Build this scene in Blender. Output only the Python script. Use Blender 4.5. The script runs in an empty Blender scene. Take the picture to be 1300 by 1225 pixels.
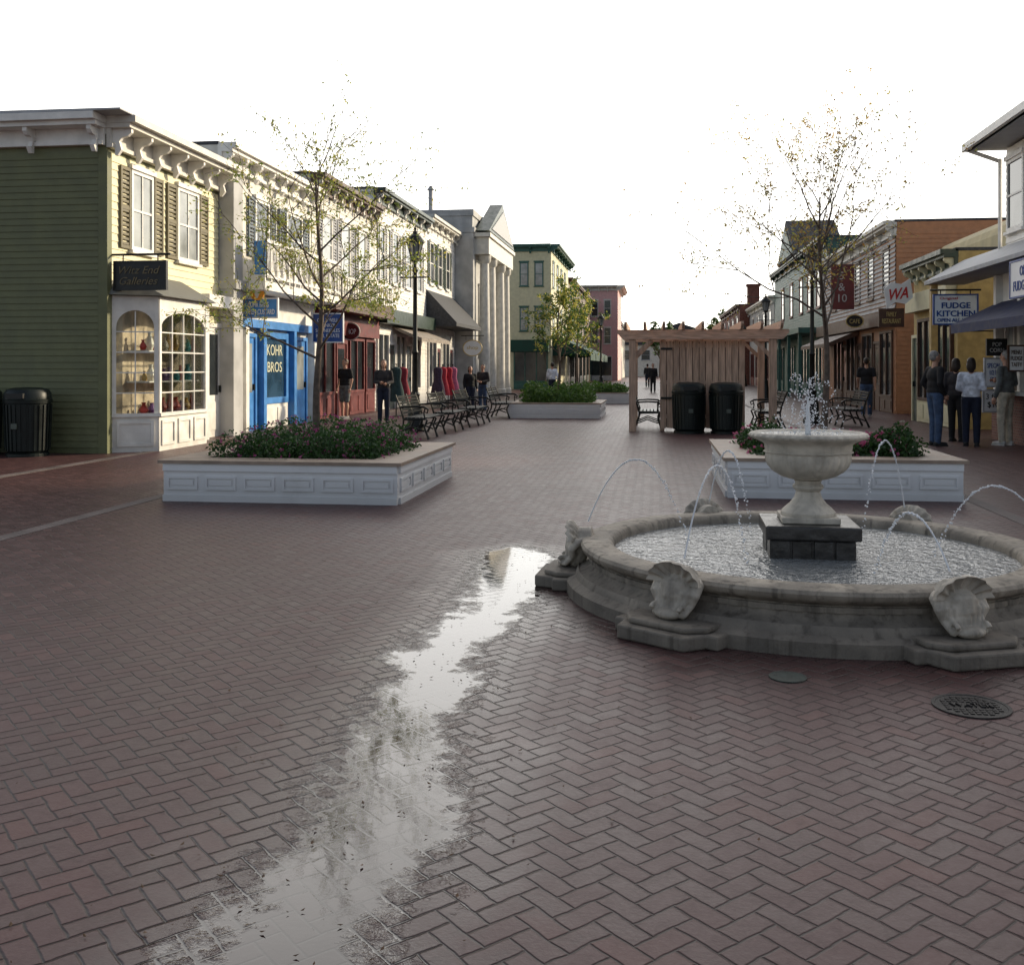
import bpy, bmesh, math, random
from math import sin, cos, pi, radians as rad
from mathutils import Vector, Matrix
R = random.Random(7)
C = bpy.context.scene.collection
A = math.atan(180/1300); ca, sa = cos(A), sin(A)
CH = 1.5
def D(px, py):
    X=(px-650)/1300; Z=(466-py)/1300
    return (X*ca-sa, X*sa+ca, Z)
def onx(px, py, x):
    d=D(px,py); k=x/d[0]; return (k*d[1], CH+k*d[2])
def ony(px, py, y):
    d=D(px,py); k=y/d[1]; return (k*d[0], CH+k*d[2])
def gnd(px, py, z=0):
    d=D(px,py); k=(z-CH)/d[2]; return (k*d[0], k*d[1])
def S(px, x): return onx(px,466,x)[0]
def C2W(X,Y): return (X*ca-Y*sa, X*sa+Y*ca)

# ------------------------------------------------------------------ mesh builder
OFF = {}
class MB:
    def __init__(s): s.v=[]; s.f=[]
    def add(s, vs, fs):
        n=len(s.v); s.v += [Vector(v) for v in vs]; s.f += [tuple(i+n for i in f) for f in fs]; return s
    def box(s,x0,x1,y0,y1,z0,z1):
        return s.add([(x0,y0,z0),(x1,y0,z0),(x1,y1,z0),(x0,y1,z0),(x0,y0,z1),(x1,y0,z1),(x1,y1,z1),(x0,y1,z1)],
              [(0,3,2,1),(4,5,6,7),(0,1,5,4),(1,2,6,5),(2,3,7,6),(3,0,4,7)])
    def path(s, pts, rads, n=8):
        pts=[Vector(p) for p in pts]; vs=[]; fs=[]
        ref=None
        for i,p in enumerate(pts):
            d=(pts[min(i+1,len(pts)-1)]-pts[max(i-1,0)])
            if d.length<1e-9: d=Vector((0,0,1))
            d.normalize()
            if ref is None:
                ref=Vector((1,0,0)) if abs(d.x)<.8 else Vector((0,1,0))
            a=(ref-d*ref.dot(d)); 
            if a.length<1e-6: a=d.orthogonal()
            a.normalize(); ref=a; b=d.cross(a)
            r=rads[i] if isinstance(rads,(list,tuple)) else rads
            for k in range(n):
                t=2*pi*k/n; vs.append(p+a*(r*cos(t))+b*(r*sin(t)))
        for i in range(len(pts)-1):
            for k in range(n):
                k2=(k+1)%n; fs.append((i*n+k,i*n+k2,(i+1)*n+k2,(i+1)*n+k))
        fs.append(tuple(range(n-1,-1,-1))); m=(len(pts)-1)*n; fs.append(tuple(range(m,m+n)))
        return s.add(vs,fs)
    def tube(s,p,q,r1,r2=None,n=8): return s.path([p,q],[r1,r1 if r2 is None else r2],n)
    def capsule(s,p,q,r1,r2,n=10):
        p=Vector(p); q=Vector(q); d=(q-p).normalized()
        pts=[];rr=[]
        for a in (85,60,30): pts.append(p-d*r1*sin(rad(a))); rr.append(r1*cos(rad(a)))
        pts.append(p); rr.append(r1); pts.append(q); rr.append(r2)
        for a in (30,60,85): pts.append(q+d*r2*sin(rad(a))); rr.append(r2*cos(rad(a)))
        return s.path(pts,rr,n)
    def lathe(s,prof,c=(0,0,0),n=32,close=True,fl=None):
        vs=[];fs=[];m=len(prof)
        for k in range(n):
            t=2*pi*k/n
            for (r,z) in prof:
                rr=r if fl is None else fl(r,z,t)
                vs.append((c[0]+rr*cos(t),c[1]+rr*sin(t),c[2]+z))
        for k in range(n):
            k2=(k+1)%n
            for i in range(m-1): fs.append((k*m+i,k2*m+i,k2*m+i+1,k*m+i+1))
        if close:
            if prof[0][0]>1e-6: fs.append(tuple(k*m for k in range(n)))
            if prof[-1][0]>1e-6: fs.append(tuple(k*m+m-1 for k in range(n)))
        return s.add(vs,fs)
    def prism(s,poly,ax,a,b):
        n=len(poly)
        def P(u,v,w): return {'x':(w,u,v),'y':(u,w,v),'z':(u,v,w)}[ax]
        vs=[P(u,v,a) for u,v in poly]+[P(u,v,b) for u,v in poly]
        fs=[tuple(range(n)),tuple(range(2*n-1,n-1,-1))]+[(i,(i+1)%n,n+(i+1)%n,n+i) for i in range(n)]
        return s.add(vs,fs)
    def ell(s,c,r,n=14,m=9):
        if not isinstance(r,(tuple,list)): r=(r,r,r)
        vs=[(c[0],c[1],c[2]-r[2])]
        for i in range(1,m):
            t=-pi/2+pi*i/m
            for k in range(n):
                p=2*pi*k/n; vs.append((c[0]+r[0]*cos(t)*cos(p),c[1]+r[1]*cos(t)*sin(p),c[2]+r[2]*sin(t)))
        vs.append((c[0],c[1],c[2]+r[2])); L=len(vs)-1; fs=[]
        for k in range(n):
            k2=(k+1)%n; fs.append((0,1+k2,1+k)); fs.append((L,L-n+k,L-n+k2))
            for i in range(m-2): fs.append((1+i*n+k,1+i*n+k2,1+(i+1)*n+k2,1+(i+1)*n+k))
        return s.add(vs,fs)
    def leaf(s,p,size,rng,asp=.5):
        a=Vector((rng.gauss(0,1),rng.gauss(0,1),rng.gauss(0,1))).normalized(); b=a.orthogonal().normalized()
        b=(Matrix.Rotation(rng.random()*6.28,3,a)@b); c=a.cross(b); p=Vector(p)
        w=size*asp
        return s.add([p-b*size/2,p+c*w/2+a*w*.15,p+b*size/2,p-c*w/2+a*w*.15],[(0,1,2,3)])
    def xf(s,M):
        s.v=[M@v for v in s.v]; return s
    def merge(s,o,M=None):
        return s.add([ (M@v if M else v) for v in o.v], o.f)
    def mesh(s,name,off=None,smooth=False,recalc=True):
        me=bpy.data.meshes.new(name)
        o=off or Vector((0,0,0))
        me.from_pydata([tuple(v-o) for v in s.v],[],s.f)
        if recalc:
            bm=bmesh.new(); bm.from_mesh(me); bmesh.ops.recalc_face_normals(bm,faces=bm.faces); bm.to_mesh(me); bm.free()
        if smooth:
            for p in me.polygons: p.use_smooth=True
        return me
    def build(s,name,mat,parent=None,smooth=False,bevel=0,recalc=True,sharp=None):
        off=OFF.get(parent.name,Vector((0,0,0))) if parent else Vector((0,0,0))
        me=s.mesh(name,off,smooth,recalc)
        if smooth:
            try: me.set_sharp_from_angle(angle=rad(sharp or 40))
            except Exception: pass
        me.materials.append(mat)
        o=bpy.data.objects.new(name,me); C.objects.link(o)
        if parent: o.parent=parent
        OFF[o.name]=off
        if bevel:
            b=o.modifiers.new('bevel','BEVEL'); b.width=bevel; b.segments=2; b.limit_method='ANGLE'
        return o
def thing(name,label,cat,loc=(0,0,0),group=None,rotz=0,local=False):
    o=bpy.data.objects.new(name,None); C.objects.link(o); o.location=loc; o.rotation_euler=(0,0,rotz)
    o.empty_display_size=.2
    o['label']=label; o['category']=cat
    if group: o['group']=group
    OFF[o.name]=Vector((0,0,0)) if local else Vector(loc)
    return o
def tag(o,label,cat,group=None,kind=None):
    o['label']=label; o['category']=cat
    if group: o['group']=group
    if kind: o['kind']=kind
    return o
def structure(o): o['kind']='structure'; return o
def dup(root,loc,rotz,label,group=None):
    r=root.copy(); C.objects.link(r); r.location=loc; r.rotation_euler=(0,0,rotz); r['label']=label
    if group: r['group']=group
    for ch in list(root.children):
        c=ch.copy(); C.objects.link(c); c.parent=r
        for g in list(ch.children):
            d=g.copy(); C.objects.link(d); d.parent=c
    return r

# ------------------------------------------------------------------ materials
class NT:
    def __init__(s,m): s.t=m.node_tree; s.n=s.t.nodes; s.l=s.t.links
    def node(s,ty,**kw):
        n=s.n.new(ty)
        for k,v in kw.items(): setattr(n,k,v)
        return n
    def put(s,inp,v):
        if isinstance(v,bpy.types.NodeSocket): s.l.new(v,inp)
        else: inp.default_value=v
    def m(s,op,a,b=0.0,c=0.0):
        n=s.n.new('ShaderNodeMath'); n.operation=op
        s.put(n.inputs[0],a); s.put(n.inputs[1],b); s.put(n.inputs[2],c); return n.outputs[0]
    def mr(s,v,a,b,c=0.0,d=1.0,smooth=True):
        n=s.n.new('ShaderNodeMapRange'); n.interpolation_type='SMOOTHSTEP' if smooth else 'LINEAR'
        s.put(n.inputs[0],v); 
        for i,x in enumerate((a,b,c,d)): s.put(n.inputs[i+1],x)
        return n.outputs[0]
    def mix(s,f,a,b,blend='MIX'):
        n=s.n.new('ShaderNodeMix'); n.data_type='RGBA'; n.blend_type=blend
        s.put(n.inputs[0],f)
        for i,x in ((6,a),(7,b)):
            s.put(n.inputs[i], (tuple(x)+(1,)) if isinstance(x,tuple) and len(x)==3 else x)
        return n.outputs[2]
    def noise(s,sc,det=3,vec=None,rough=.5):
        n=s.n.new('ShaderNodeTexNoise'); n.inputs['Scale'].default_value=sc; n.inputs['Detail'].default_value=det; n.inputs['Roughness'].default_value=rough
        if vec is not None: s.l.new(vec,n.inputs['Vector'])
        return n.outputs[0]
def newmat(name):
    m=bpy.data.materials.new(name); m.use_nodes=True; return m, NT(m), m.node_tree.nodes['Principled BSDF']
MATS={}
def pm(name,col,rough=.6,var=.25,scale=5,bump=.15,metal=0,spec=.4,bs=40,grain=None,dirt=0,streak=0,island=0):
    if name in MATS: return MATS[name]
    m,t,b=newmat(name)
    tc=t.node('ShaderNodeTexCoord'); vec=tc.outputs['Object']
    if grain:
        mp=t.node('ShaderNodeMapping'); mp.inputs['Scale'].default_value=grain; t.l.new(vec,mp.inputs[0]); gv=mp.outputs[0]
    else: gv=vec
    n1=t.noise(scale,4,gv)
    f=t.mr(n1,.3,.7)
    c=t.mix(f,tuple(x*(1-var) for x in col),tuple(min(1,x*(1+var*.6)) for x in col))
    if dirt:
        sp=t.node('ShaderNodeSeparateXYZ'); g=t.node('ShaderNodeNewGeometry'); t.l.new(g.outputs['Position'],sp.inputs[0])
        n2=t.noise(3,5,vec)
        dz=t.m('ADD',sp.outputs[2],t.m('MULTIPLY',n2,-.5))
        c=t.mix(t.mr(dz,-.25,.25,dirt,0.0),c,(.08,.07,.06))
        n3=t.noise(1.3,6,vec,.7); c=t.mix(t.mr(n3,.5,.75,0,dirt*.5),c,(.16,.14,.11))
    if streak:
        mp=t.node('ShaderNodeMapping'); mp.inputs['Scale'].default_value=(9,9,.7); t.l.new(vec,mp.inputs[0])
        n4=t.noise(1.6,5,mp.outputs[0],.65); c=t.mix(t.mr(n4,.48,.72,0,streak),c,(.055,.045,.035))
    if island:
        g2=t.node('ShaderNodeNewGeometry'); c=t.mix(t.m('MULTIPLY',g2.outputs['Random Per Island'],island),c,(.07,.05,.04))
    t.l.new(c,b.inputs['Base Color'])
    b.inputs['Metallic'].default_value=metal
    b.inputs['Specular IOR Level'].default_value=spec
    t.l.new(t.mr(n1,.2,.8,max(.02,rough-.08),min(1,rough+.1)),b.inputs['Roughness'])
    if bump:
        bn=t.node('ShaderNodeBump'); bn.inputs['Strength'].default_value=bump; bn.inputs['Distance'].default_value=.01
        t.l.new(t.noise(bs,4,gv),bn.inputs['Height']); t.l.new(bn.outputs[0],b.inputs['Normal'])
    MATS[name]=m; return m
def leafmat(name,c1,c2,tr=.35):
    m,t,b=newmat(name)
    g=t.node('ShaderNodeNewGeometry')
    c=t.mix(g.outputs['Random Per Island'],c1,c2)
    t.l.new(c,b.inputs['Base Color']); b.inputs['Roughness'].default_value=.5
    tr_=t.node('ShaderNodeBsdfTranslucent'); t.l.new(c,tr_.inputs[0])
    mx=t.node('ShaderNodeMixShader'); mx.inputs[0].default_value=tr
    t.l.new(b.outputs[0],mx.inputs[1]); t.l.new(tr_.outputs[0],mx.inputs[2])
    t.l.new(mx.outputs[0],t.n['Material Output'].inputs[0]); return m

white=pm('white_paint',(.78,.76,.71),.5,.12,4,.05,dirt=.2)
white2=pm('planter_paint',(.84,.84,.84),.5,.08,3,.08,dirt=.35)
offwhite=pm('offwhite_paint',(.64,.62,.56),.55,.15,4,.05)
olive=pm('siding_shade_tone',(.150,.158,.078),.6,.15,3,.1)  # clapboard paint darkened for the side wall, its shade put into the colour
cream=pm('siding_sunlit_tone',(.76,.70,.46),.6,.08,3,.1)  # same clapboard paint lightened for the front, sunlight put into the colour
yellowp=pm('yellow_siding',(.58,.55,.37),.6,.1)
greyst=pm('grey_stucco',(.44,.44,.43),.8,.2,2,.2)
bluep=pm('blue_paint',(.05,.22,.55),.4,.15)
redp=pm('red_paint',(.13,.018,.018),.45,.25)
redl=pm('bright_red_lettering',(.45,.03,.03),.45,.1)
brownp=pm('brown_wood',(.085,.042,.026),.5,.3)
darkgreen=pm('dark_green_paint',(.012,.035,.025),.4,.2)
teal=pm('teal_paint',(.04,.12,.10),.5,.2)
bluegrey=pm('blue_grey_paint',(.07,.10,.13),.5,.2)
orange=pm('orange_siding',(.50,.24,.12),.6,.12)
pink=pm('pink_siding',(.62,.36,.34),.6,.12)
shingle=pm('slate_shingle',(.055,.058,.065),.8,.35,14,.4,bs=25)
paleroof=pm('pale_metal_roof',(.40,.41,.42),.6,.15)
glass=pm('dark_glass',(.02,.026,.03),.06,.3,2,0,spec=.6)
glassl=pm('curtained_glass',(.32,.34,.33),.12,.35,1.5,0,spec=.6)
iron=pm('black_iron',(.012,.014,.013),.4,.3,8,.1,metal=.3)
greeniron=pm('green_black_plastic',(.006,.011,.010),.42,.3,5,.08,spec=.35)
wood=pm('cedar_wood',(.60,.42,.31),.75,.3,3,.3,grain=(8,8,.8),island=.35)
woodh=pm('cedar_beam',(.58,.40,.30),.75,.3,3,.3,grain=(1,8,8))
ledge=pm('ledge_board',(.33,.25,.19),.55,.25,4,.2)
soil=pm('soil',(.03,.02,.015),.95,.4,10,.6)
stone=pm('cast_stone',(.39,.335,.265),.72,.38,5,.6,bs=30,dirt=.75,streak=.75)
stonel=pm('pale_cast_stone',(.53,.48,.40),.65,.3,6,.4,bs=40,streak=.3)
shellst=pm('shell_stone',(.45,.40,.33),.65,.35,9,.5,bs=40,streak=.45)
rock=pm('dark_block_stone',(.030,.027,.025),.35,.5,8,.8,bs=18,spec=.6)
signblk=pm('black_sign',(.012,.012,.012),.4,.2)
gold=pm('gold_lettering',(.55,.42,.16),.4,.1)
bark=pm('bark',(.12,.09,.07),.85,.4,14,.6)
concrete=pm('pale_paving',(.12,.095,.088),.7,.3,3,.3)
castiron=pm('cast_iron_cover',(.030,.027,.026),.5,.4,20,.5,metal=.3)
skin=pm('skin',(.48,.27,.19),.5,.08,20,0)
navy=pm('navy_awning',(.007,.014,.06),.7,.2)
greenawn=pm('green_awning',(.008,.05,.035),.7,.2)
signwhite=pm('sign_white',(.74,.75,.76),.45,.06,3,0)
signblue=pm('sign_blue',(.015,.06,.25),.4,.1,3,0)
brickw=pm('brick_wall',(.18,.07,.05),.8,.4,9,.4)

def brickmat():
    m,t,b=newmat('counter_brick')
    g=t.node('ShaderNodeNewGeometry'); sp=t.node('ShaderNodeSeparateXYZ'); t.l.new(g.outputs['Position'],sp.inputs[0])
    cb=t.node('ShaderNodeCombineXYZ'); t.l.new(t.m('ADD',sp.outputs[0],sp.outputs[1]),cb.inputs[0]); t.l.new(sp.outputs[2],cb.inputs[1])
    br=t.node('ShaderNodeTexBrick'); t.l.new(cb.outputs[0],br.inputs['Vector']); br.inputs['Scale'].default_value=4.5
    br.inputs['Color1'].default_value=(.20,.08,.055,1); br.inputs['Color2'].default_value=(.12,.045,.035,1); br.inputs['Mortar'].default_value=(.2,.18,.16,1)
    t.l.new(br.outputs[0],b.inputs['Base Color']); b.inputs['Roughness'].default_value=.85; return m
cbrick=brickmat()

FC=C2W(1.98,6.85)
def groundmat():
    m,t,b=newmat('herringbone_pavers')
    g=t.node('ShaderNodeNewGeometry'); pos=g.outputs['Position']
    sp=t.node('ShaderNodeSeparateXYZ'); t.l.new(pos,sp.inputs[0]); x,y=sp.outputs[0],sp.outputs[1]
    w=.077
    wob=t.m('MULTIPLY',t.m('SUBTRACT',t.noise(9,2,pos),.5),.24)
    wob2=t.m('MULTIPLY',t.m('SUBTRACT',t.noise(11,2,pos),.5),.24)
    u=t.m('ADD',t.m('MULTIPLY',t.m('ADD',x,y),.70711/w),wob)
    v=t.m('ADD',t.m('MULTIPLY',t.m('SUBTRACT',y,x),.70711/w),wob2)
    i=t.m('FLOOR',u); j=t.m('FLOOR',v); fx=t.m('SUBTRACT',u,i); fy=t.m('SUBTRACT',v,j)
    k=t.m('FLOORED_MODULO',t.m('SUBTRACT',i,j),4.0)
    def eq(n): return t.m('COMPARE',k,float(n),.2)
    e0,e1,e2,e3=eq(0),eq(1),eq(2),eq(3)
    dl=t.m('ADD',fx,e1); dr=t.m('ADD',t.m('SUBTRACT',1.0,fx),e0)
    db=t.m('ADD',fy,e2); dt=t.m('ADD',t.m('SUBTRACT',1.0,fy),e3)
    d=t.m('MINIMUM',t.m('MINIMUM',dl,dr),t.m('MINIMUM',db,dt))
    face=t.mr(d,.0,.09)
    cb=t.node('ShaderNodeCombineXYZ'); t.l.new(t.m('SUBTRACT',i,e1),cb.inputs[0]); t.l.new(t.m('SUBTRACT',j,e2),cb.inputs[1])
    wn=t.node('ShaderNodeTexWhiteNoise'); wn.noise_dimensions='2D'; t.l.new(cb.outputs[0],wn.inputs['Vector']); rnd=wn.outputs['Value']
    cr=t.node('ShaderNodeValToRGB'); t.l.new(rnd,cr.inputs[0])
    e=cr.color_ramp.elements; e[0].color=(.064,.030,.029,1); e[1].color=(.112,.050,.045,1)
    q=cr.color_ramp.elements.new(.5); q.color=(.082,.038,.037,1); q=cr.color_ramp.elements.new(.8); q.color=(.092,.046,.045,1)
    patch=t.noise(.55,5,pos,.6); col=t.mix(t.mr(patch,.35,.7,0,.5),cr.outputs[0],(.050,.026,.026))
    fine=t.noise(60,4,pos,.7); col=t.mix(t.mr(fine,.4,.8,0,.35),col,(.15,.09,.085))
    blot=t.noise(14,5,pos,.7); col=t.mix(t.mr(blot,.5,.8,0,.4),col,(.030,.019,.019))
    col=t.mix(face,(.024,.016,.015),col)
    n1=t.noise(1.7,5,pos,.6); n2=t.noise(7,5,pos,.7)
    xc=t.m('ADD',t.mr(y,2.4,4.2,-.86,-1.05,False),t.m('MULTIPLY',t.m('SINE',t.m('MULTIPLY',y,2.1)),.06))
    ax=t.m('ABSOLUTE',t.m('SUBTRACT',x,xc))
    wd_=t.m('ADD',t.mr(y,3.0,4.6,.30,.25,False),t.mr(y,6.0,8.0,0,.10))
    edge=t.m('ADD',t.m('SUBTRACT',wd_,ax),t.m('ADD',t.m('MULTIPLY',t.m('SUBTRACT',n1,.5),.65),t.m('MULTIPLY',t.m('SUBTRACT',n2,.5),.5)))
    edge=t.m('ADD',edge,t.m('MULTIPLY',t.m('SUBTRACT',rnd,.5),.07))
    edge=t.m('ADD',edge,t.m('MULTIPLY',t.m('SUBTRACT',1.0,face),.07))
    edge=t.m('SUBTRACT',edge,t.mr(y,8.0,9.6,0,1.2))
    edge=t.m('SUBTRACT',edge,t.mr(y,1.0,2.1,1.0,0))
    wet=t.mr(edge,-.02,.12); damp=t.mr(edge,-.42,.02)
    cx,cy=FC
    dd=t.m('SQRT',t.m('ADD',t.m('POWER',t.m('SUBTRACT',x,cx),2.0),t.m('POWER',t.m('SUBTRACT',y,cy),2.0)))
    damp=t.m('MAXIMUM',damp,t.mr(t.m('ADD',dd,t.m('MULTIPLY',n1,.8)),2.1,2.8,.8,0))
    col=t.mix(t.m('MULTIPLY',damp,.6),col,t.mix(1.0,col,(.4,.37,.38),'MULTIPLY'))
    col=t.mix(wet,col,t.mix(1.0,col,(.4,.36,.36),'MULTIPLY'))
    t.l.new(col,b.inputs['Base Color'])
    dryr=t.m('ADD',t.mr(rnd,0,1,.40,.47),t.m('MULTIPLY',t.m('SUBTRACT',blot,.5),.22))
    r=t.m('ADD',dryr,t.m('MULTIPLY',damp,-.18))
    wr=t.m('POWER',wet,.55)
    r=t.m('ADD',t.m('MULTIPLY',r,t.m('SUBTRACT',1.0,wr)),t.m('MULTIPLY',wr,.015))
    t.l.new(r,b.inputs['Roughness'])
    t.l.new(t.m('ADD',t.mr(wet,0,1,.25,.62),t.m('MULTIPLY',damp,.10)),b.inputs['Specular IOR Level'])
    tilt=t.m('MULTIPLY',rnd,.22)
    h=t.m('ADD',t.m('MULTIPLY',face,.8),t.m('ADD',t.m('MULTIPLY',fine,.3),tilt))
    rip=t.m('ADD',t.m('MULTIPLY',t.noise(4,2,pos,.5),.08),t.m('MULTIPLY',t.noise(26,3,pos,.6),.03))
    hh=t.m('ADD',t.m('MULTIPLY',h,t.m('SUBTRACT',1.0,t.m('MULTIPLY',wr,.98))),t.m('MULTIPLY',rip,wet))
    bn=t.node('ShaderNodeBump'); bn.inputs['Strength'].default_value=.8; bn.inputs['Distance'].default_value=.006
    t.l.new(hh,bn.inputs['Height']); t.l.new(bn.outputs[0],b.inputs['Normal'])
    return m

# ------------------------------------------------------------------ facade frames
class F:
    def __init__(s,kind,pos): s.k=kind; s.p=pos
    def box(s,mb,u0,u1,z0,z1,d0,d1):
        if s.k=='+x': mb.box(s.p+d0,s.p+d1,u0,u1,z0,z1)
        elif s.k=='-x': mb.box(s.p-d1,s.p-d0,u0,u1,z0,z1)
        else: mb.box(u0,u1,s.p-d1,s.p-d0,z0,z1)
        return mb
    def pt(s,u,z,d):
        return {'+x':(s.p+d,u,z),'-x':(s.p-d,u,z),'-y':(u,s.p-d,z)}[s.k]
def clap(mb,f,u0,u1,z0,z1,step=.115,out=.02):
    n=max(1,int(round((z1-z0)/step))); st=(z1-z0)/n; vs=[];fs=[]
    for i in range(n):
        a=z0+i*st; b=a+st; k=len(vs)
        vs+=[f.pt(u0,a,out),f.pt(u1,a,out),f.pt(u1,b,.004),f.pt(u0,b,.004),f.pt(u0,a,.0),f.pt(u1,a,.0)]
        fs+=[(k,k+1,k+2,k+3),(k,k+4,k+5,k+1)]
    mb.add(vs,fs)
def window(root,f,u0,u1,z0,z1,fm,pmat,mun=(1,2),shut=None,t=.07,head=True):
    mb=MB()
    f.box(mb,u0,u0+t,z0,z1,-.01,.055); f.box(mb,u1-t,u1,z0,z1,-.01,.055)
    f.box(mb,u0+t,u1-t,z1-t,z1,-.01,.055); f.box(mb,u0+t,u1-t,z0,z0+t,-.01,.055)
    f.box(mb,u0-.05,u1+.05,z0-.06,z0-.001,-.01,.10)
    if head: f.box(mb,u0-.05,u1+.05,z1+.001,z1+.09,-.01,.09)
    for i in range(1,mun[0]):
        c=u0+(u1-u0)*i/mun[0]; f.box(mb,c-.015,c+.015,z0+t,z1-t,.02,.045)
    for i in range(1,mun[1]):
        c=z0+(z1-z0)*i/mun[1]; f.box(mb,u0+t,u1-t,c-.02,c+.02,.018,.047)
    w=mb.build('window',fm,root)
    f.box(MB(),u0+t,u1-t,z0+t,z1-t,.0,.028).build('pane',pmat,w)
    if shut:
        sw=(u1-u0)*.42
        for a in (u0-.04-sw,u1+.04):
            s=MB(); f.box(s,a,a+.05,z0,z1,.022,.06); f.box(s,a+sw-.05,a+sw,z0,z1,.022,.06)
            for q in (z0,(z0+z1)/2-.03,z1-.06): f.box(s,a+.05,a+sw-.05,q,q+.06,.022,.058)
            n=int((z1-z0)/.09)
            for i in range(n):
                zz=z0+.07+i*(z1-z0-.12)/n; f.box(s,a+.05,a+sw-.05,zz,zz+.045,.022,.05)
            s.build('shutter',shut,root)
    return w
def door(root,f,u0,u1,h,dm,fm,pmat=None,z0=0.0):
    mb=MB(); t=.09
    f.box(mb,u0-t,u0,z0,h+t,-.01,.07); f.box(mb,u1,u1+t,z0,h+t,-.01,.07); f.box(mb,u0,u1,h,h+t,-.01,.07)
    mb.build('door_frame',fm,root)
    d=MB(); f.box(d,u0,u1,z0,h,-.01,.03); 
    f.box(d,u0+.12,u1-.12,z0+.15,z0+.75,.03,.045)
    o=d.build('door',dm,root)
    f.box(MB(),u0+.13,u1-.13,z0+.9,h-.15,.03,.036).build('pane',pmat or glass,o)
    f.box(MB(),u1-.09,u1-.06,z0+.95,z0+1.1,.03,.08).build('handle',iron,o)
def shopwindow(root,f,u0,u1,z0,z1,fm,pmat=None,nm=2,base=None,t=.08):
    mb=MB()
    f.box(mb,u0,u0+t,z0,z1,-.01,.09); f.box(mb,u1-t,u1,z0,z1,-.01,.09); f.box(mb,u0+t,u1-t,z1-t,z1,-.01,.09); f.box(mb,u0+t,u1-t,z0,z0+t,-.01,.10)
    for i in range(1,nm):
        c=u0+(u1-u0)*i/nm; f.box(mb,c-.03,c+.03,z0+t,z1-t,.0,.08)
    w=mb.build('shop_window',fm,root)
    f.box(MB(),u0+t,u1-t,z0+t,z1-t,.0,.03).build('pane',pmat or glass,w)
    if base:
        b=MB(); f.box(b,u0,u1,.02,z0-.002,-.01,.07)
        n=max(1,int((u1-u0)/.6))
        for i in range(n):
            a=u0+(u1-u0)*(i+.12)/n; c=u0+(u1-u0)*(i+.88)/n; f.box(b,a,c,.12,z0-.1,.07,.09)
        b.build('base_panel',base,root)
def cornice(root,f,u0,u1,z,dep,mat,h=.45,nb=6,bm=None,over=.1,bw=.055):
    mb=MB()
    f.box(mb,u0-over,u1+over,z-.12,z,-.02,dep); f.box(mb,u0-over*.6,u1+over*.6,z-.2,z-.121,-.02,dep*.8); f.box(mb,u0,u1,z-h,z-.201,-.015,.07)
    f.box(mb,u0,u1,z-h-.07,z-h-.001,-.015,.11)
    mb.build('cornice',mat,root)
    for i in range(nb):
        c=u0+.12+(u1-u0-.24)*i/max(1,nb-1); b=MB()
        prof=[(.071,z-.202),(dep*.74,z-.202),(dep*.74,z-.27),(dep*.62,z-.33),(dep*.42,z-.35),(dep*.34,z-.42),(dep*.38,z-.50),(.23,z-h-.10),(.16,z-h-.2),(.112,z-h-.2),(.112,z-h+.02),(.071,z-h+.02)]
        if f.k=='-y': b.prism([(p[1],p[0]) for p in prof],'x',c-bw,c+bw); b.v=[Vector((v.x,f.p-v.z,v.y)) for v in b.v]
        else:
            sgn=1 if f.k=='+x' else -1; b.prism([(f.p+sgn*p[0],p[1]) for p in prof],'y',c-bw,c+bw)
        b.build('bracket',bm or mat,root)
def text(body,w,h,c,rz,mat,parent=None,ext=.006,name='lettering',shear=0,bold=.0,roll=0):
    cu=bpy.data.curves.new('t','FONT'); cu.body=body; cu.align_x='CENTER'; cu.extrude=.01; cu.shear=shear; cu.resolution_u=3; cu.offset=bold
    ob=bpy.data.objects.new('t',cu); C.objects.link(ob)
    bpy.context.view_layer.update()
    dg=bpy.context.evaluated_depsgraph_get(); me=bpy.data.meshes.new_from_object(ob.evaluated_get(dg))
    vs=[v.co.copy() for v in me.vertices]; fs=[tuple(p.vertices) for p in me.polygons]
    bpy.data.objects.remove(ob); bpy.data.curves.remove(cu); bpy.data.meshes.remove(me)
    x0=min(v.x for v in vs);x1=max(v.x for v in vs);y0=min(v.y for v in vs);y1=max(v.y for v in vs)
    mb=MB(); M=Matrix.Translation(c)@Matrix.Rotation(rz,4,'Z')@Matrix.Rotation(roll,4,'Y')
    mb.add([M@Vector(((v.x-(x0+x1)/2)*w/(x1-x0), -(ext*(1 if v.z>0 else -1)), (v.y-(y0+y1)/2)*h/(y1-y0))) for v in vs],fs)
    return mb.build(name,mat,parent)
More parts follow.
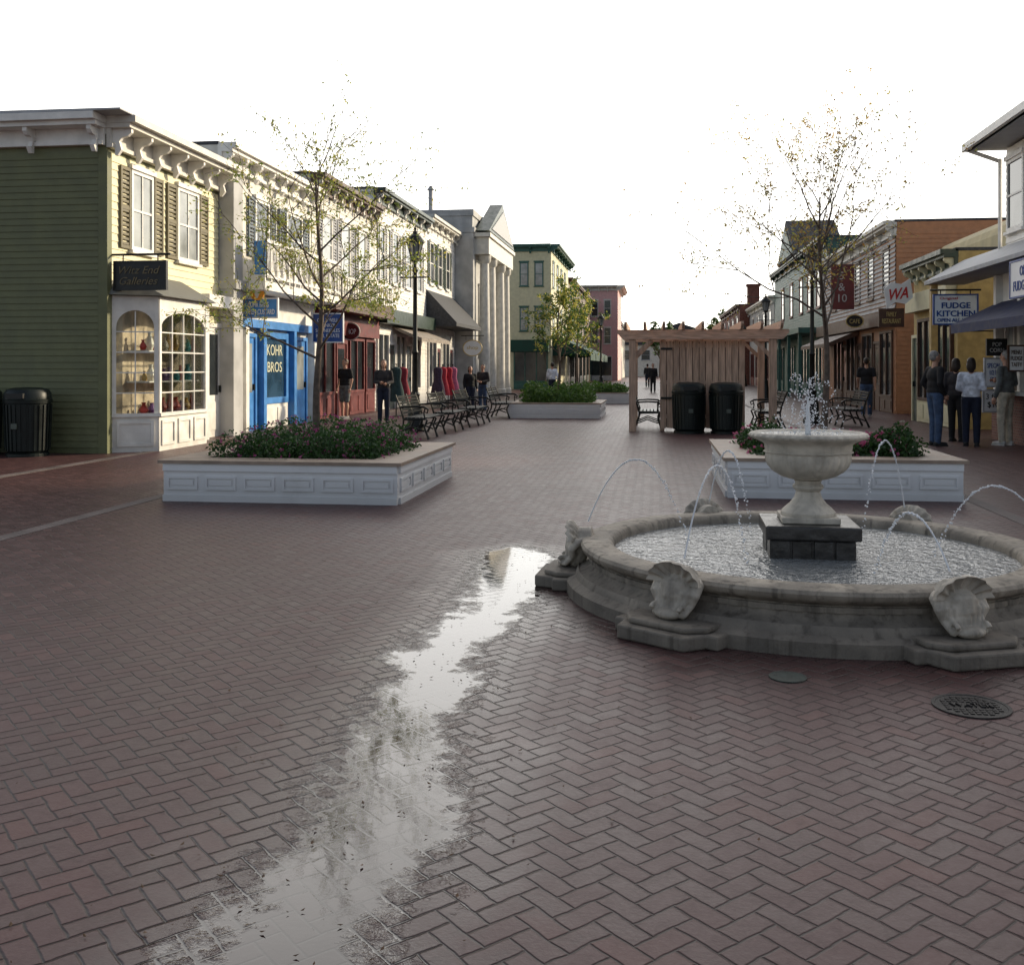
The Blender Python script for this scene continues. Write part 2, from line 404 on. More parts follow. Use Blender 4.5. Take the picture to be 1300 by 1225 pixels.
def sign(name,label,c,w,h,mat,body,tm,rz=0,th=.05,frame=None,tw=.82,thh=.7,group=None,hang=0,shape='rect',tdz=0,roll=0,shear=0,bold=0):
    r=thing(name,label,'sign',c,group,0)
    if shape=='rect': b=MB().box(-w/2,w/2,-th/2,th/2,-h/2,h/2)
    elif shape=='flag': b=MB().prism([(-w/2,-h*.5),(-w*.15,-h*.30),(w*.2,-h*.42),(w/2,-h*.22),(w/2,h*.5),(w*.15,h*.34),(-w*.2,h*.46),(-w/2,h*.24)],'y',-th/2,th/2)
    else:
        b=MB().prism([(w/2*cos(2*pi*i/28),h/2*sin(2*pi*i/28)) for i in range(28)],'y',-th/2,th/2)
    M=Matrix.Translation(c)@Matrix.Rotation(rz,4,'Z')@Matrix.Rotation(roll,4,'Y')
    b.xf(M).build('board',mat,r)
    if frame and shape!='flag':
        fr=MB(); e=.03
        if shape=='rect':
            o0=[(-w/2-e,-h/2-e),(w/2+e,-h/2-e),(w/2+e,h/2+e),(-w/2-e,h/2+e)]; i0=[(-w/2,-h/2),(w/2,-h/2),(w/2,h/2),(-w/2,h/2)]
            vs=[]; 
            for yy in (-th/2-.012,th/2+.012): vs+=[(p[0],yy,p[1]) for p in o0]+[(p[0],yy,p[1]) for p in i0]
            fs=[]
            for k in range(4):
                n_=(k+1)%4; fs+=[(k,n_,4+n_,4+k),(8+k,12+k,12+n_,8+n_),(k,8+k,8+n_,n_),(4+k,4+n_,12+n_,12+k)]
            fr.add(vs,fs)
        else:
            fr.path([(w/2*cos(2*pi*i/28),-th/2,h/2*sin(2*pi*i/28)) for i in range(29)],.02,6)
        fr.xf(M).build('frame',frame,r)
    if hang:
        hb=MB(); hb.tube((-w*.35,0,h/2),(-w*.35,0,h/2+hang),.012); hb.tube((w*.35,0,h/2),(w*.35,0,h/2+hang),.012)
        hb.tube((-w*.6,0,h/2+hang),(w*.6,0,h/2+hang),.02)
        hb.xf(M).build('hanger',iron,r)
    o=M@Vector((0,-th/2-.006,tdz))
    text(body,w*tw,h*thh,o,rz,tm,r,roll=roll,shear=shear,bold=bold)
    return r

# ------------------------------------------------------------------ SETTING
gm=groundmat()
structure(MB().box(-900,900,-60,1500,-.3,0).build('ground',gm))
for xb,w_ in ((-5.66,.16),(-8.85,.2),(3.55,.16)):
    structure(MB().box(xb-w_/2,xb+w_/2,-20,120,-.02,.004).build('paving_band',concrete))

# ---- building 1
XL=-9.4
s0=16.62; s1=S(277,XL)-.02
H1=5.84
b1=thing('clapboard_house','two storey clapboard shop with shade-toned olive side, sunlit-toned cream front and bracketed cornice','building',(XL-4,s0,0))
fx_=F('+x',XL); fy_=F('-y',s0)
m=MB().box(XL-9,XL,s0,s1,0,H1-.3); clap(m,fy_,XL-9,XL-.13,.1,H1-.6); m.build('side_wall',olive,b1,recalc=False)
m=MB(); clap(m,fx_,s0+.12,s1,.1,H1-.6,.14); m.build('front_wall',cream,b1,recalc=False)
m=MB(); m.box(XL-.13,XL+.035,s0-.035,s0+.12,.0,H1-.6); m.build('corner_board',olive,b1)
grey=pm('grey_trim',(.36,.37,.39),.55,.12)
cornice(b1,fx_,s0,s1,H1,.56,offwhite,.46,7,white,over=.05,bw=.036)
cornice(b1,F('-y',s0),XL-8.5,XL-.02,H1-.01,.46,white,.42,8,white,over=.03,bw=.04)
MB().prism([(XL-9,H1-.05),(XL+.5,H1+.002),(XL+.5,H1+.03),(XL-9,H1+.1)],'y',s0-.45,s1+.05).build('roof',paleroof,b1)
sage=pm('brown_shutter',(.15,.13,.075),.6,.15)
for a,bq in ((164,192),(223,250)):
    window(b1,fx_,S(a,XL),S(bq,XL),3.62,5.08,white,glassl,(2,2),shut=sage)
plan=[(XL,16.80),(XL+.66,17.2),(XL+.66,19.15),(XL,19.6)]
bay=MB(); 
def segM(p,q):
    d=Vector((q[0]-p[0],q[1]-p[1],0)); L=d.length; d.normalize()
    nrm=Vector((d.y,-d.x,0))
    M=Matrix(((d.x,-nrm.x,0,p[0]),(d.y,-nrm.y,0,p[1]),(0,0,1,0),(0,0,0,1))); return M,L
panes=[]
for i in range(3):
    M,L=segM(plan[i],plan[i+1]); b=MB()
    b.box(0,L,-.02,.06,0,.62); n=1 if i!=1 else 3
    for k in range(n):
        a=L*(k+.1)/n; c=L*(k+.9)/n
        b.box(a,c,-.045,-.0205,.10,.15); b.box(a,c,-.045,-.0205,.50,.55); b.box(a,a+.05,-.045,-.0205,.15,.50); b.box(c-.05,c,-.045,-.0205,.15,.50)
    b.box(-.03,L+.03,-.07,.06,.621,.68)
    b.box(0,.07,-.03,.05,.681,2.75); b.box(L-.07,L,-.03,.05,.681,2.75); b.box(.07,L-.07,-.025,.05,2.5,2.75)
    W=L-.14; r_=W/2; 
    for side in (0,1):
        pts=[(0,2.499)]
        for q in range(9):
            t=pi/2*q/8; pts.append((r_-r_*cos(t),2.499-.30+.30*sin(t)))
        pts=[(p[0]+.07 if side==0 else L-.07-p[0],p[1]) for p in pts]
        b.prism(pts,'y',-.02,.02)
    nm=(4 if i==1 else 2)
    for k in range(1,nm): c=.07+W*k/nm; b.box(c-.010,c+.010,-.012,.012,.681,2.48)
    for k in range(1,5): c=.68+k*.36; b.box(.07,L-.07,-.011,.011,c-.010,c+.010)
    bay.merge(b,M); panes.append(MB().box(.07,L-.07,.013,.018,.68,2.5).xf(M))
bayo=bay.build('bay_window',white,b1)
gt,t_,bb_=newmat('shop_glass')
trn=t_.node('ShaderNodeBsdfTransparent'); trn.inputs[0].default_value=(.92,.94,.94,1); gl=t_.node('ShaderNodeBsdfGlossy'); gl.inputs['Roughness'].default_value=.03
fr_=t_.node('ShaderNodeFresnel'); fr_.inputs[0].default_value=1.35
mxs=t_.node('ShaderNodeMixShader'); t_.l.new(t_.m('MULTIPLY',fr_.outputs[0],.8),mxs.inputs[0]); t_.l.new(trn.outputs[0],mxs.inputs[1]); t_.l.new(gl.outputs[0],mxs.inputs[2]); t_.l.new(mxs.outputs[0],t_.n['Material Output'].inputs[0])
for p in panes: p.build('pane',gt,bayo)
MB().prism(plan+[(XL,19.6)],'z',.63,.66).build('display_shelf',brownp,bayo)
MB().prism([(XL+.02,16.9),(XL+.1,16.98),(XL+.1,19.4),(XL+.02,19.5)],'z',.661,2.7).build('display_backdrop',pm('shop_interior',(.55,.45,.32),.9,.5,3,0),bayo)
goods=[pm('goods_'+n,c,.5,.3) for n,c in (('red',(.5,.06,.04)),('ochre',(.6,.38,.1)),('teal',(.05,.3,.32)),('white',(.75,.72,.62)),('violet',(.2,.1,.28)))]
for lv,zz in enumerate((.67,1.25,1.8)):
    if lv: MB().box(XL+.11,XL+.5,17.1,19.2,zz-.03,zz-.005).build('display_shelf',white,bayo)
    for k in range(9):
        y=17.15+k*.24+R.uniform(-.05,.05); hh=R.uniform(.16,.42); rr=R.uniform(.05,.1)
        q=MB().lathe([(rr*.6,0),(rr,hh*.3),(rr*.7,hh*.6),(rr*.35,hh*.8),(rr*.5,hh)],(XL+.42,y,zz),10)
        tag(q.build('display_pot',R.choice(goods)),'small ornament on display in the cream shop bay window','ornament','ornaments in the bay window')
rp=MB(); top=[(XL,16.9),(XL+.05,17.0),(XL+.05,19.3),(XL,19.5)]
bot=[(XL,16.62),(XL+.82,17.1),(XL+.82,19.3),(XL,19.8)]
vs=[(p[0],p[1],2.76) for p in bot]+[(p[0],p[1],3.2) for p in top]; rp.add(vs,[(0,1,2,3),(4,5,6,7),(0,1,5,4),(1,2,6,5),(2,3,7,6)])
rp.build('bay_roof',pm('bay_roof_metal',(.14,.14,.125),.5,.2),b1)
m=MB(); fx_.box(m,19.9,s1-.02,2.75,3.0,0,.4); m.build('door_canopy',white,b1)
door(b1,fx_,20.35,21.25,2.35,white,white,glass)
m=MB(); 
for a in (19.95,21.5): fx_.box(m,a,a+.16,0,2.74,0,.30)
m.build('pilaster',white,b1)
x0,z0=ony(147,367,16.75); x1,z1=ony(210,333,16.75)
sign('hanging_sign','black shop sign with faint gold lettering hanging above the cream shop bay window',((x0+x1)/2,16.75,(z0+z1)/2),x1-x0,z1-z0,signblk,'Witz End\nGalleries',pm('faded_gold',(.17,.135,.07),.5,.4),hang=.14,frame=signblk,shear=.35)

def building(name,label,side,xf,s0,s1,H,wm,cm,depth=9,clapb=True,corn=.4,nb=6,bm=None,roof=None):
    r=thing(name,label,'building',(xf-4 if side=='L' else xf+4,s0,0))
    f=F('+x' if side=='L' else '-x',xf)
    m=MB(); a,b=(xf-depth,xf) if side=='L' else (xf,xf+depth)
    m.box(a,b,s0+.01,s1-.01,0,H-.05)
    if clapb: clap(m,f,s0+.02,s1-.02,.1,H-.45,.15); clap(m,F('-y',s0+.01),a,b,.1,H-.3,.15)
    m.build('wall',wm,r,recalc=not clapb)
    cornice(r,f,s0,s1,H,corn,cm,.42,nb,bm,over=.0)
    MB().box(a-.05,b+.0,s0+.0,s1-.0,H-.048,H+.03).build('roof',roof or shingle,r)
    return r,f
# ---- building 2
a0=s1+.03; a1=S(395,XL)
b2,f2=building('white_shop_house','white two storey shop with bright blue doors and lattice balcony beside the cream shop','L',XL,a0,a1,6.4,offwhite,white,clapb=False,nb=8)
m=MB(); f2.box(m,a0,a0+.5,0,5.95,.0,.35); f2.box(m,a0-.02,a0+.55,3.2,3.4,.0,.42); m.build('pilaster',greyst,b2)
for p,q in ((322,340),(362,382)): window(b2,f2,S(p,XL),S(q,XL),4.1,5.5,white,glass,(1,2),shut=bluegrey)
bal=MB(); f2.box(bal,a0+.55,a1-.05,3.22,3.42,0,.85); f2.box(bal,a0+.55,a1-.05,4.28,4.36,.76,.86); f2.box(bal,a0+.55,a1-.05,3.5,3.56,.77,.85)
nn=14
for i in range(nn+1):
    u=a0+.6+(a1-a0-.75)*i/nn; f2.box(bal,u-.03,u+.03,3.42,4.28,.78,.84)
for i in range(nn):
    u=a0+.6+(a1-a0-.75)*(i+.5)/nn; w_=(a1-a0-.75)/nn*.42
    P=lambda du,z:Vector(f2.pt(u+du,z,.81))
    bal.tube(P(-w_,3.56),P(w_,4.28),.03,n=4); bal.tube(P(w_,3.56),P(-w_,4.28),.03,n=4)
f2.box(bal,a0+.6,a1-.1,3.57,4.27,.795,.80)
bal.build('balcony',white,b2)
m=MB(); f2.box(m,a0+.55,a1-.05,2.62,3.2,0,.12); m.build('fascia',white,b2)
m=MB(); f2.box(m,a0+.55,a1-.05,2.42,2.61,0,.18); m.build('fascia_trim',bluep,b2)
door(b2,f2,S(309,XL),S(321,XL),2.2,bluep,bluep,glassl)
shopwindow(b2,f2,S(331,XL),S(362,XL),.6,2.35,bluep,pm('bluish_glass',(.03,.07,.12),.06,.3,2,0,spec=.6),1,white,t=.15)
door(b2,f2,S(373,XL),S(386,XL),2.2,bluep,bluep,glassl)
for p in (304,327,366,392):
    u=S(p,XL); m=MB(); f2.box(m,u-.09,u+.09,0,2.415,0,.2); m.build('pilaster',bluep if p in (327,366) else white,b2)
u0,u1=S(331,XL)+.15,S(362,XL)-.15
palel=pm('pale_window_lettering',(.62,.62,.45),.5,.1)
text('KOHR',(u1-u0)*.78,.27,f2.pt((u0+u1)/2,1.92,.035),pi/2,palel,b2); text('BROS',(u1-u0)*.72,.25,f2.pt((u0+u1)/2,1.5,.035),pi/2,palel,b2)
x0,z0=ony(305,403,22.3); x1,z1=ony(352,380,22.3)
k_=sign('shop_sign','blue and white frozen dessert sign projecting over the blue doors',((x0+x1)/2,22.3,(z0+z1)/2),x1-x0,z1-z0,bluep,'KOHR BROS\nFROZEN CUSTARD',signwhite,frame=signwhite,tw=.88,bold=.01)
tx=(x0+x1)/2
orangep=pm('orange_emblem',(.85,.36,.04),.4,.1)
m=MB().prism([(tx+.17*cos(2*pi*i/24),z1+.14+.17*sin(2*pi*i/24)) for i in range(24)],'y',22.20,22.24); em=m.build('emblem',orangep,k_)
MB().prism([(tx-.07,z1+.16),(tx+.07,z1+.16),(tx+.015,z1+.02),(tx-.015,z1+.02)],'y',22.185,22.199).ell((tx,22.19,z1+.19),(.075,.012,.06)).build('emblem_cone',signwhite,em)
bn_=thing('banner','small blue vertical banner on a pole at the near end of the lattice balcony','banner',(XL+.9,a0+.6,3.5))
MB().box(XL+.62,XL+.88,a0+.50,a0+.52,3.55,4.3).build('cloth',bluep,bn_); MB().tube((XL+.9,a0+.51,3.42),(XL+.9,a0+.51,4.6),.015).build('pole',iron,bn_)
# ---- building 3
c0=a1; c1=S(475,XL)
b3,f3=building('red_front_shop','white two storey building with dark red ground floor and small railing above it','L',XL,c0,c1,6.9,offwhite,brownp,nb=9,bm=offwhite)
for p,q in ((408,420),(432,443),(454,463)): window(b3,f3,S(p,XL),S(q,XL),4.2,5.9,white,glassl,(1,2),shut=grey)
m=MB(); f3.box(m,c0+.05,c1-.05,3.1,3.5,0,.7); m.build('porch_canopy',brownp,b3)
m=MB(); f3.box(m,c0+.1,c1-.1,4.05,4.1,.6,.65)
for i in range(26): u=c0+.12+(c1-c0-.24)*i/25; f3.box(m,u-.02,u+.02,3.5,4.05,.61,.64)
m.build('railing',offwhite,b3)
m=MB(); f3.box(m,c0+.05,c1-.05,2.45,3.09,0,.2); m.build('fascia',redp,b3)
m=MB(); f3.box(m,c0+.02,c1-.02,.0,2.449,0.02,.028); m.build('shopfront_panel',redp,b3)
shopwindow(b3,f3,c0+.2,c0+1.9,.7,2.4,redp,glass,2,redp); door(b3,f3,c0+2.2,c0+3.1,2.2,redp,redp)
shopwindow(b3,f3,c0+3.4,c0+5.0,.7,2.4,redp,glass,2,redp); shopwindow(b3,f3,c0+5.2,c1-.15,.7,2.4,redp,glass,1,redp)
x0,z0=ony(398,434,c0-.7); x1,z1=ony(435,399,c0-.7)
sign('estate_sign','dark blue and white property sign projecting beside the red shopfront',((x0+x1)/2,c0-.7,(z0+z1)/2),x1-x0,z1-z0,signblue,'COLDWELL\nBANKER\nSOL NEEDLES\nREAL ESTATE',signwhite,frame=signwhite)
x0,z0=ony(433,432,30.2); x1,z1=ony(457,410,30.2)
sign('oval_sign','red oval shop sign with pale edge above the red shopfront',((x0+x1)/2,30.2,(z0+z1)/2),x1-x0,z1-z0,redp,'SHOP',signwhite,frame=offwhite,shape='oval',thh=.3,tw=.6)
# ---- building 4
d0=c1; d1=S(540,XL)
b4,f4=building('grey_white_shop','white clapboard shop with dark cornice, third building past the cream shop','L',XL,d0,d1,7.6,white,darkgreen,nb=7,bm=white)
for p,q in ((481,487),(497,504),(514,521),(528,534)): window(b4,f4,S(p,XL),S(q,XL),4.5,6.4,white,glass,(1,2),shut=grey)
m=MB(); f4.box(m,d0+.05,d1-.05,3.0,3.5,0,.45); m.build('fascia',darkgreen,b4)
for k in range(3):
    u=d0+.2+k*2.5; shopwindow(b4,f4,u,u+1.5,.6,2.7,white,glass,2,white)
    if k<2: door(b4,f4,u+1.65,u+2.4,2.3,darkgreen,white)
m=MB(); m.prism([(XL,3.0),(XL+1.1,2.55),(XL+1.1,2.42),(XL,2.9)],'y',d0+2.4,d1-.3); m.build('awning',pm('striped_awning',(.28,.24,.20),.8,.4,6),b4)
# ---- building 5
e0=d1; e1=47.9
b5,f5=building('pent_roof_shop','white shop with dark shingled pent roof between storeys, just before the columned bank','L',XL,e0,e1,7.85,white,offwhite,nb=6)
for u in (e0+.7,e0+2.4,e0+4.1): window(b5,f5,u,u+.8,5.0,6.8,white,glass,(1,2),shut=darkgreen)
MB().prism([(XL,4.75),(XL+1.3,3.35),(XL+1.3,3.2),(XL,3.2)],'y',e0+.1,e1-.1).build('pent_roof',shingle,b5)
for k in range(2):
    u=e0+.3+k*2.8; shopwindow(b5,f5,u,u+1.6,.6,2.8,white,glass,2,white); door(b5,f5,u+1.75,u+2.5,2.3,redp,white)
x0,z0=ony(588,452,44); x1,z1=ony(612,432,44)
sign('oval_gold_sign','pale oval sign hanging in front of the shingled pent roof shop',((x0+x1)/2,44,(z0+z1)/2),x1-x0,z1-z0,signwhite,'shop',gold,frame=gold,shape='oval',thh=.3,tw=.6,hang=.2)
# ---- bank
XB=-8.55
bk=thing('columned_bank','pale grey stuccoed classical bank with pediment and tall columns on the left row','building',(XB-4,48,0))
fb=F('+x',XB); m=MB().box(XB-10,XB,48,57,0,8.7).box(XB-10,XB+.12,47.9,57.1,7.9,8.15).box(XB-10,XB+.06,47.95,57.05,8.7,9.0); m.box(XB-.9,XB+.05,47.93,48.6,0,7.88); m.build('wall',greyst,bk)
m=MB().box(XB,XB+.75,48.3,56.7,6.9,7.7).box(XB,XB+.85,48.1,56.9,7.71,7.9); m.build('entablature',offwhite,bk)
MB().prism([(48.1,8.0),(56.9,8.0),(52.5,9.9)],'x',XB+.13,XB+.8).build('pediment',darkgreen,bk)
MB().prism([(48.8,8.15),(56.2,8.15),(52.5,9.5)],'x',XB+.8,XB+.84).build('pediment_panel',grey,bk)
for y in (49,51,54,56): MB().lathe([(.34,0),(.34,.3),(.28,.35),(.26,3.5),(.22,6.5),(.31,6.6),(.33,6.89)],(XB+.42,y,0),20).build('column',offwhite,bk,smooth=True)
door(bk,fb,52,53,3,brownp,greyst); 
for u in (49.6,54.6): window(bk,fb,u,u+.9,2,5.5,greyst,glass,(2,4))
MB().tube((XB-2.2,48.8,9),(XB-2.2,48.8,10.1),.12,.12,8).tube((XB-2.2,48.8,10.1),(XB-2.2,48.8,10.3),.2,.05,8).build('vent_pipe',grey,bk)
# ---- yellow house with green trim
XY=-6.8
yh,fyh=building('green_trim_house','tall pale yellow clapboard house with dark green cornice beyond the columned bank','L',XY,68,82,9.7,yellowp,teal,nb=8,bm=teal,corn=.6)
g_=F('-y',68.01)
cornice(yh,g_,XY-9,XY,9.68,.5,teal,.4,8,teal,over=0)
for z in (3.9,6.9):
    for u in (-8.9,-7.9): window(yh,g_,u,u+.6,z,z+1.6,teal,glassl,(1,2))
    for u in (69,72,75,78): window(yh,fyh,u,u+1,z,z+1.7,teal,glass,(1,2))
shopwindow(yh,g_,-9.3,-7.0,.5,2.6,teal,glass,3,teal)
for k in range(4):
    w=MB().prism([(XY+.03,3.7),(XY+2.6,2.5),(XY+2.6,1.95),(XY+2.55,1.95),(XY+2.55,2.45),(XY+.03,3.6)],'y',69+k*6.4,69+k*6.4+5.8)
    w.prism([(XY+.03,3.6),(XY+2.55,2.45),(XY+.03,2.25)],'y',69+k*6.4,69.02+k*6.4)
    tag(w.build('shop_awning',greenawn),'%s dark green sloping awning beyond the columned bank, counted from the camera'%('nearest','second','third','farthest')[k],'awning')
MB().prism([(-9.4,3.3),(-6.9,3.3),(-6.9,2.5),(-9.4,2.5)],'y',67.2,67.98).build('awning',greenawn,yh)
nb_,fn=building('brown_row_building','brown two storey row building behind the green awnings, far left','L',XY,82.1,111,8.7,brownp,brownp,nb=10)
for u in range(84,110,4): window(nb_,fn,u,u+1.2,4.5,6.4,offwhite,glass,(1,2))
for u in range(84,110,5): shopwindow(nb_,fn,u,u+3,.6,2.8,darkgreen,glass,2,darkgreen)
pk,fp=building('pink_house','tall pale pink building with white cornice at the far left end of the street','L',-3.9,112,124,10.4,pink,offwhite,nb=6,depth=5,corn=.8)
gp=F('-y',112.01); cornice(pk,gp,-8.9,-3.9,10.38,.7,offwhite,.5,6,offwhite,over=0)
for z in (4,7):
    for u in (-8.2,-6.8,-5.4): window(pk,gp,u,u+.8,z,z+1.8,offwhite,glass,(1,2))
shopwindow(pk,gp,-8.3,-4.5,.5,2.7,offwhite,glass,3,offwhite)
gb,fg=building('grey_row_building','pale grey building with flat roof beyond the pink house','L',-4.2,124.2,150,7,offwhite,grey,nb=5)
for u in range(126,148,4): window(gb,fg,u,u+1.4,4.2,6,white,glass,(1,2))

# ================= RIGHT SIDE
XK=7.0
kk=thing('corner_shop_building','white two storey building on the right with a shop counter at street level','building',(XK+3,18,0))
fk=F('-x',XK)
m=MB().box(XK,XK+7,12,22.6,0,.95); m.build('counter_wall',cbrick,kk)
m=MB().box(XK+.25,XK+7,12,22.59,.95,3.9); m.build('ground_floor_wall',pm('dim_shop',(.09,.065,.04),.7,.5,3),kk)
MB().box(XK-.15,XK+.26,12,22.7,.951,1.02).build('counter',offwhite,kk)
for u in (12.2,14.0,16.,18.0,19.6,21.,22.4):
    m=MB(); fk.box(m,u,u+.14,1.021,3.4,-.2,-.02); m.build('post',white,kk)
for u in (18.3,19.9,21.2): shopwindow(kk,F('-x',XK+.24),u,u+1.1,1.3,2.5,offwhite,glassl,2)
m=MB(); fk.box(m,12,22.6,2.85,3.45,-.24,-.16); m.build('fascia',white,kk)
m=MB().box(7.2,14,12,22.3,3.9,5.98); clap(m,F('-x',7.2),12,22.3,3.9,5.9,.13); m.build('upper_wall',white,kk,recalc=False)
f72=F('-x',7.2)
for u in (21.2,19.8,18.3,16.8,15): window(kk,f72,u,u+.95,4.25,5.7,white,glass,(1,2))
MB().prism([(6.5,6.02),(6.5,6.14),(10,7.3),(14,6.14),(14,6.02)],'y',11.5,22.6).build('roof',grey,kk)
m=MB().box(6.42,6.57,11.4,22.68,6.02,6.17); m.tube((6.5,22.62,6.06),(7.12,22.5,5.78),.045); m.tube((7.12,22.45,5.82),(7.12,22.45,3.95),.04); m.build('gutter',white,kk)
MB().prism([(6.3,3.42),(6.3,3.5),(7.19,4.0),(7.19,3.42)],'y',11.9,25.2).build('porch_roof',pm('porch_roof_grey',(.30,.31,.33),.6,.2),kk)
for y in (25.05,): MB().box(6.4,6.55,y-.08,y+.08,0,3.42).build('porch_post',pm('ochre_post',(.42,.29,.11),.5,.2),kk)
aw=thing('shop_awning','navy blue fabric awning over the shop counter on the right','awning',(6.6,18,2.2))
m=MB().prism([(7.14,2.85),(6.2,2.38),(6.2,2.2),(6.22,2.2),(6.22,2.34),(7.14,2.8)],'y',12,22.65); m.build('canopy',navy,aw)
for y in (22.6,19.5,16.5): MB().tube((7.1,y,2.25),(6.24,y,2.25),.015,n=6).build('strut',iron,aw)
x0,z0=ony(1186,411,23.6); x1,z1=ony(1240,375,23.6)
fs=sign('shop_sign','white rectangular sign with dark blue block lettering hanging from the porch roof',((x0+x1)/2,23.6,(z0+z1)/2),x1-x0,z1-z0,pm('sign_pale_blue',(.70,.76,.80),.45,.06,3,0),'FUDGE\nKITCHEN',signblue,frame=signblue,thh=.50,hang=.12,tw=.9,bold=.02)
text('Original',(x1-x0)*.42,.07,((x0+x1)/2-.15,23.568,z1-.07),0,redl,fs)
text('OPEN ALL YEAR',(x1-x0)*.88,.08,((x0+x1)/2,23.568,z0+.075),0,signblue,fs,bold=.02)
sign('fascia_sign','white board with dark blue lettering along the edge of the right porch roof',(6.24,18.1,3.02),1.9,.6,signwhite,'ORIGINAL\nFUDGE KITCHEN',signblue,rz=-pi/2,frame=signblue)
def brd(px0,py0,px1,py1,y,label,body,bm_,tm,**k):
    x0,z0=ony(px0,py1,y); x1,z1=ony(px1,py0,y)
    return sign(k.pop('name','menu_board'),label,((x0+x1)/2,y,(z0+z1)/2),x1-x0,z1-z0,bm_,body,tm,**k)
dimw=pm('muted_white',(.42,.40,.38),.5,.1)
brd(1254,432,1276,450,20.9,'black sign with white lettering hung under the navy awning','POP\nCORN',signblk,dimw,frame=signblk)
brd(1251,456,1272,490,21.3,'small white price board below the black hanging sign','SPECIAL\n1/2 LB\nFREE',signwhite,signblue,frame=grey)
brd(1249,496,1272,522,21.35,'white card with dark numerals under the price board','3 for\n$10',signwhite,signblk,frame=grey)
brd(1281,440,1299,470,20.6,'pale menu board at the right edge beside the black hanging sign','MENU\nFUDGE\nTAFFY',signwhite,brownp,frame=brownp)
yb,fyb=building('ochre_shop','low ochre yellow shop with dark cornice beside the porch on the right','R',7.25,25.9,30.1,4.35,pm('ochre_wall',(.42,.31,.12),.7,.2),darkgreen,nb=6,bm=yellowp,clapb=False,depth=1.3)
for u in (26.2,28.0): shopwindow(yb,fyb,u,u+1.4,.6,2.8,brownp,glass,2,yellowp)
door(yb,fyb,29.5,30.0,2.3,darkgreen,yellowp)
m=MB(); fyb.box(m,26,30.05,3.0,3.5,.0,.25); m.build('fascia',yellowp,yb)
beige=pm('beige_stucco',(.54,.46,.28),.85,.15,2,.3)
st=thing('beige_stucco_block','tall beige stuccoed block with curved parapet behind the ochre shop','building',(10.5,27,0))
m=MB().prism([(8.6,0),(16,0),(16,5.3),(10.6,5.3)]+[(9.6+1.0*cos(rad(a)),4.85+.55*sin(rad(a))) for a in range(20,190,20)],'y',26.6,33); m.build('wall',beige,st)
MB().box(10.6,16.1,26.5,33.1,5.301,5.39).build('coping',brickw,st)
XO=7.7
ob,fo=building('orange_clapboard_shop','orange clapboard two storey shop with brown wooden shopfront on the right row','R',XO,34.2,48.4,6.2,orange,offwhite,nb=9)
m=MB(); clap(m,F('-x',XO-.0),34.22,48.38,3.4,5.8,.15,out=.05); m.build('upper_siding',greyst,ob,recalc=False)
for u in (35,37.4,39.8,42.2,44.8): window(ob,fo,u,u+1,3.9,5.4,brownp,glass,(1,2))
for u in (34.5,37.5,40.5,43.4):
    shopwindow(ob,fo,u,u+1.8,.5,2.7,brownp,glass,2,brownp)
    if u<43: door(ob,fo,u+2.0,u+2.8,2.3,brownp,brownp)
m=MB(); fo.box(m,34.3,48.3,2.85,3.3,0,.35); m.build('fascia',brownp,ob)
m=MB(); fo.box(m,34.3,48.3,.0,2.84,0.0,.025); m.build('shopfront_boards',pm('tan_boards',(.30,.14,.07),.6,.25,2,.3,grain=(8,8,.8)),ob)
wa=brd(1123,356,1158,390,29.0,'tilted white flag shaped sign with red lettering projecting beside the ochre shop','WA',signwhite,redl,name='flag_sign',tw=.66,thh=.42,shape='flag',roll=rad(-8),bold=.02,shear=.45)
brd(1117,393,1146,414,29.2,'dark brown sign with tan lettering below the tilted white flag sign','FAMILY\nRESTAURANT',brownp,gold,name='restaurant_sign',frame=brownp)
brd(1056,337,1083,392,36.0,'tall dark red sign with white numerals projecting over the right shops','5\n&\n10',redp,dimw,name='numeral_sign',frame=redp,tw=.4,thh=.7)
brd(1074,400,1096,416,37,'small black oval sign left of the brown restaurant sign','CAFE',signblk,gold,name='oval_sign',shape='oval',frame=gold,thh=.35,tw=.6)
tag(MB().prism([(XO-.04,2.9),(XO-1.2,2.4),(XO-1.2,2.25),(XO-.04,2.7)],'y',40,47).build('shop_awning',brownp),'brown awning in front of the orange building shopfront','awning')
XV=8.0
gv,fv=building('green_gabled_building','dark green Victorian building with steep gable beyond the orange shop','R',XV,49.2,70,7.6,teal,darkgreen,nb=10,depth=6)
MB().prism([(56.5,7.6),(64.5,7.6),(60.5,9.9)],'x',XV-.5,XV+2.2).build('street_gable',shingle,gv)
MB().prism([(57.1,7.7),(63.9,7.7),(60.5,9.5)],'x',XV-.55,XV-.505).build('gable_panel',teal,gv)
for u in (51,54,57,61,65): 
    window(gv,fv,u,u+1.2,4.4,6.3,redp,glass,(1,2))
m=MB().box(XV-1.3,XV-.02,49.3,69.8,3.1,3.35)
m.build('porch_roof',teal,gv)
for u in range(50,70,4): MB().box(XV-1.2,XV-1.05,u,u+.15,0,3.1).build('porch_post',teal,gv)
for u in (50,55,60,65): shopwindow(gv,fv,u,u+3.2,.6,2.7,teal,glass,3,teal)
gf=F('-y',49.21); window(gv,gf,8.5,9.3,4.4,6.2,offwhite,glass,(1,2))
wr,fw=building('white_row_building','plain grey white row building past the dark green gabled building','R',8.0,70.3,88,6.3,greyst,offwhite,nb=8)
for u in range(72,87,4): window(wr,fw,u,u+1.3,3.9,5.4,white,glass,(1,2)); shopwindow(wr,fw,u,u+2.5,.6,2.6,redp,glass,2,redp)
bw_,fbw=building('brick_chimney_house','small brick house with chimney at the far right end of the street','R',7.2,88.3,110,6.8,brickw,brownp,clapb=False,nb=8)
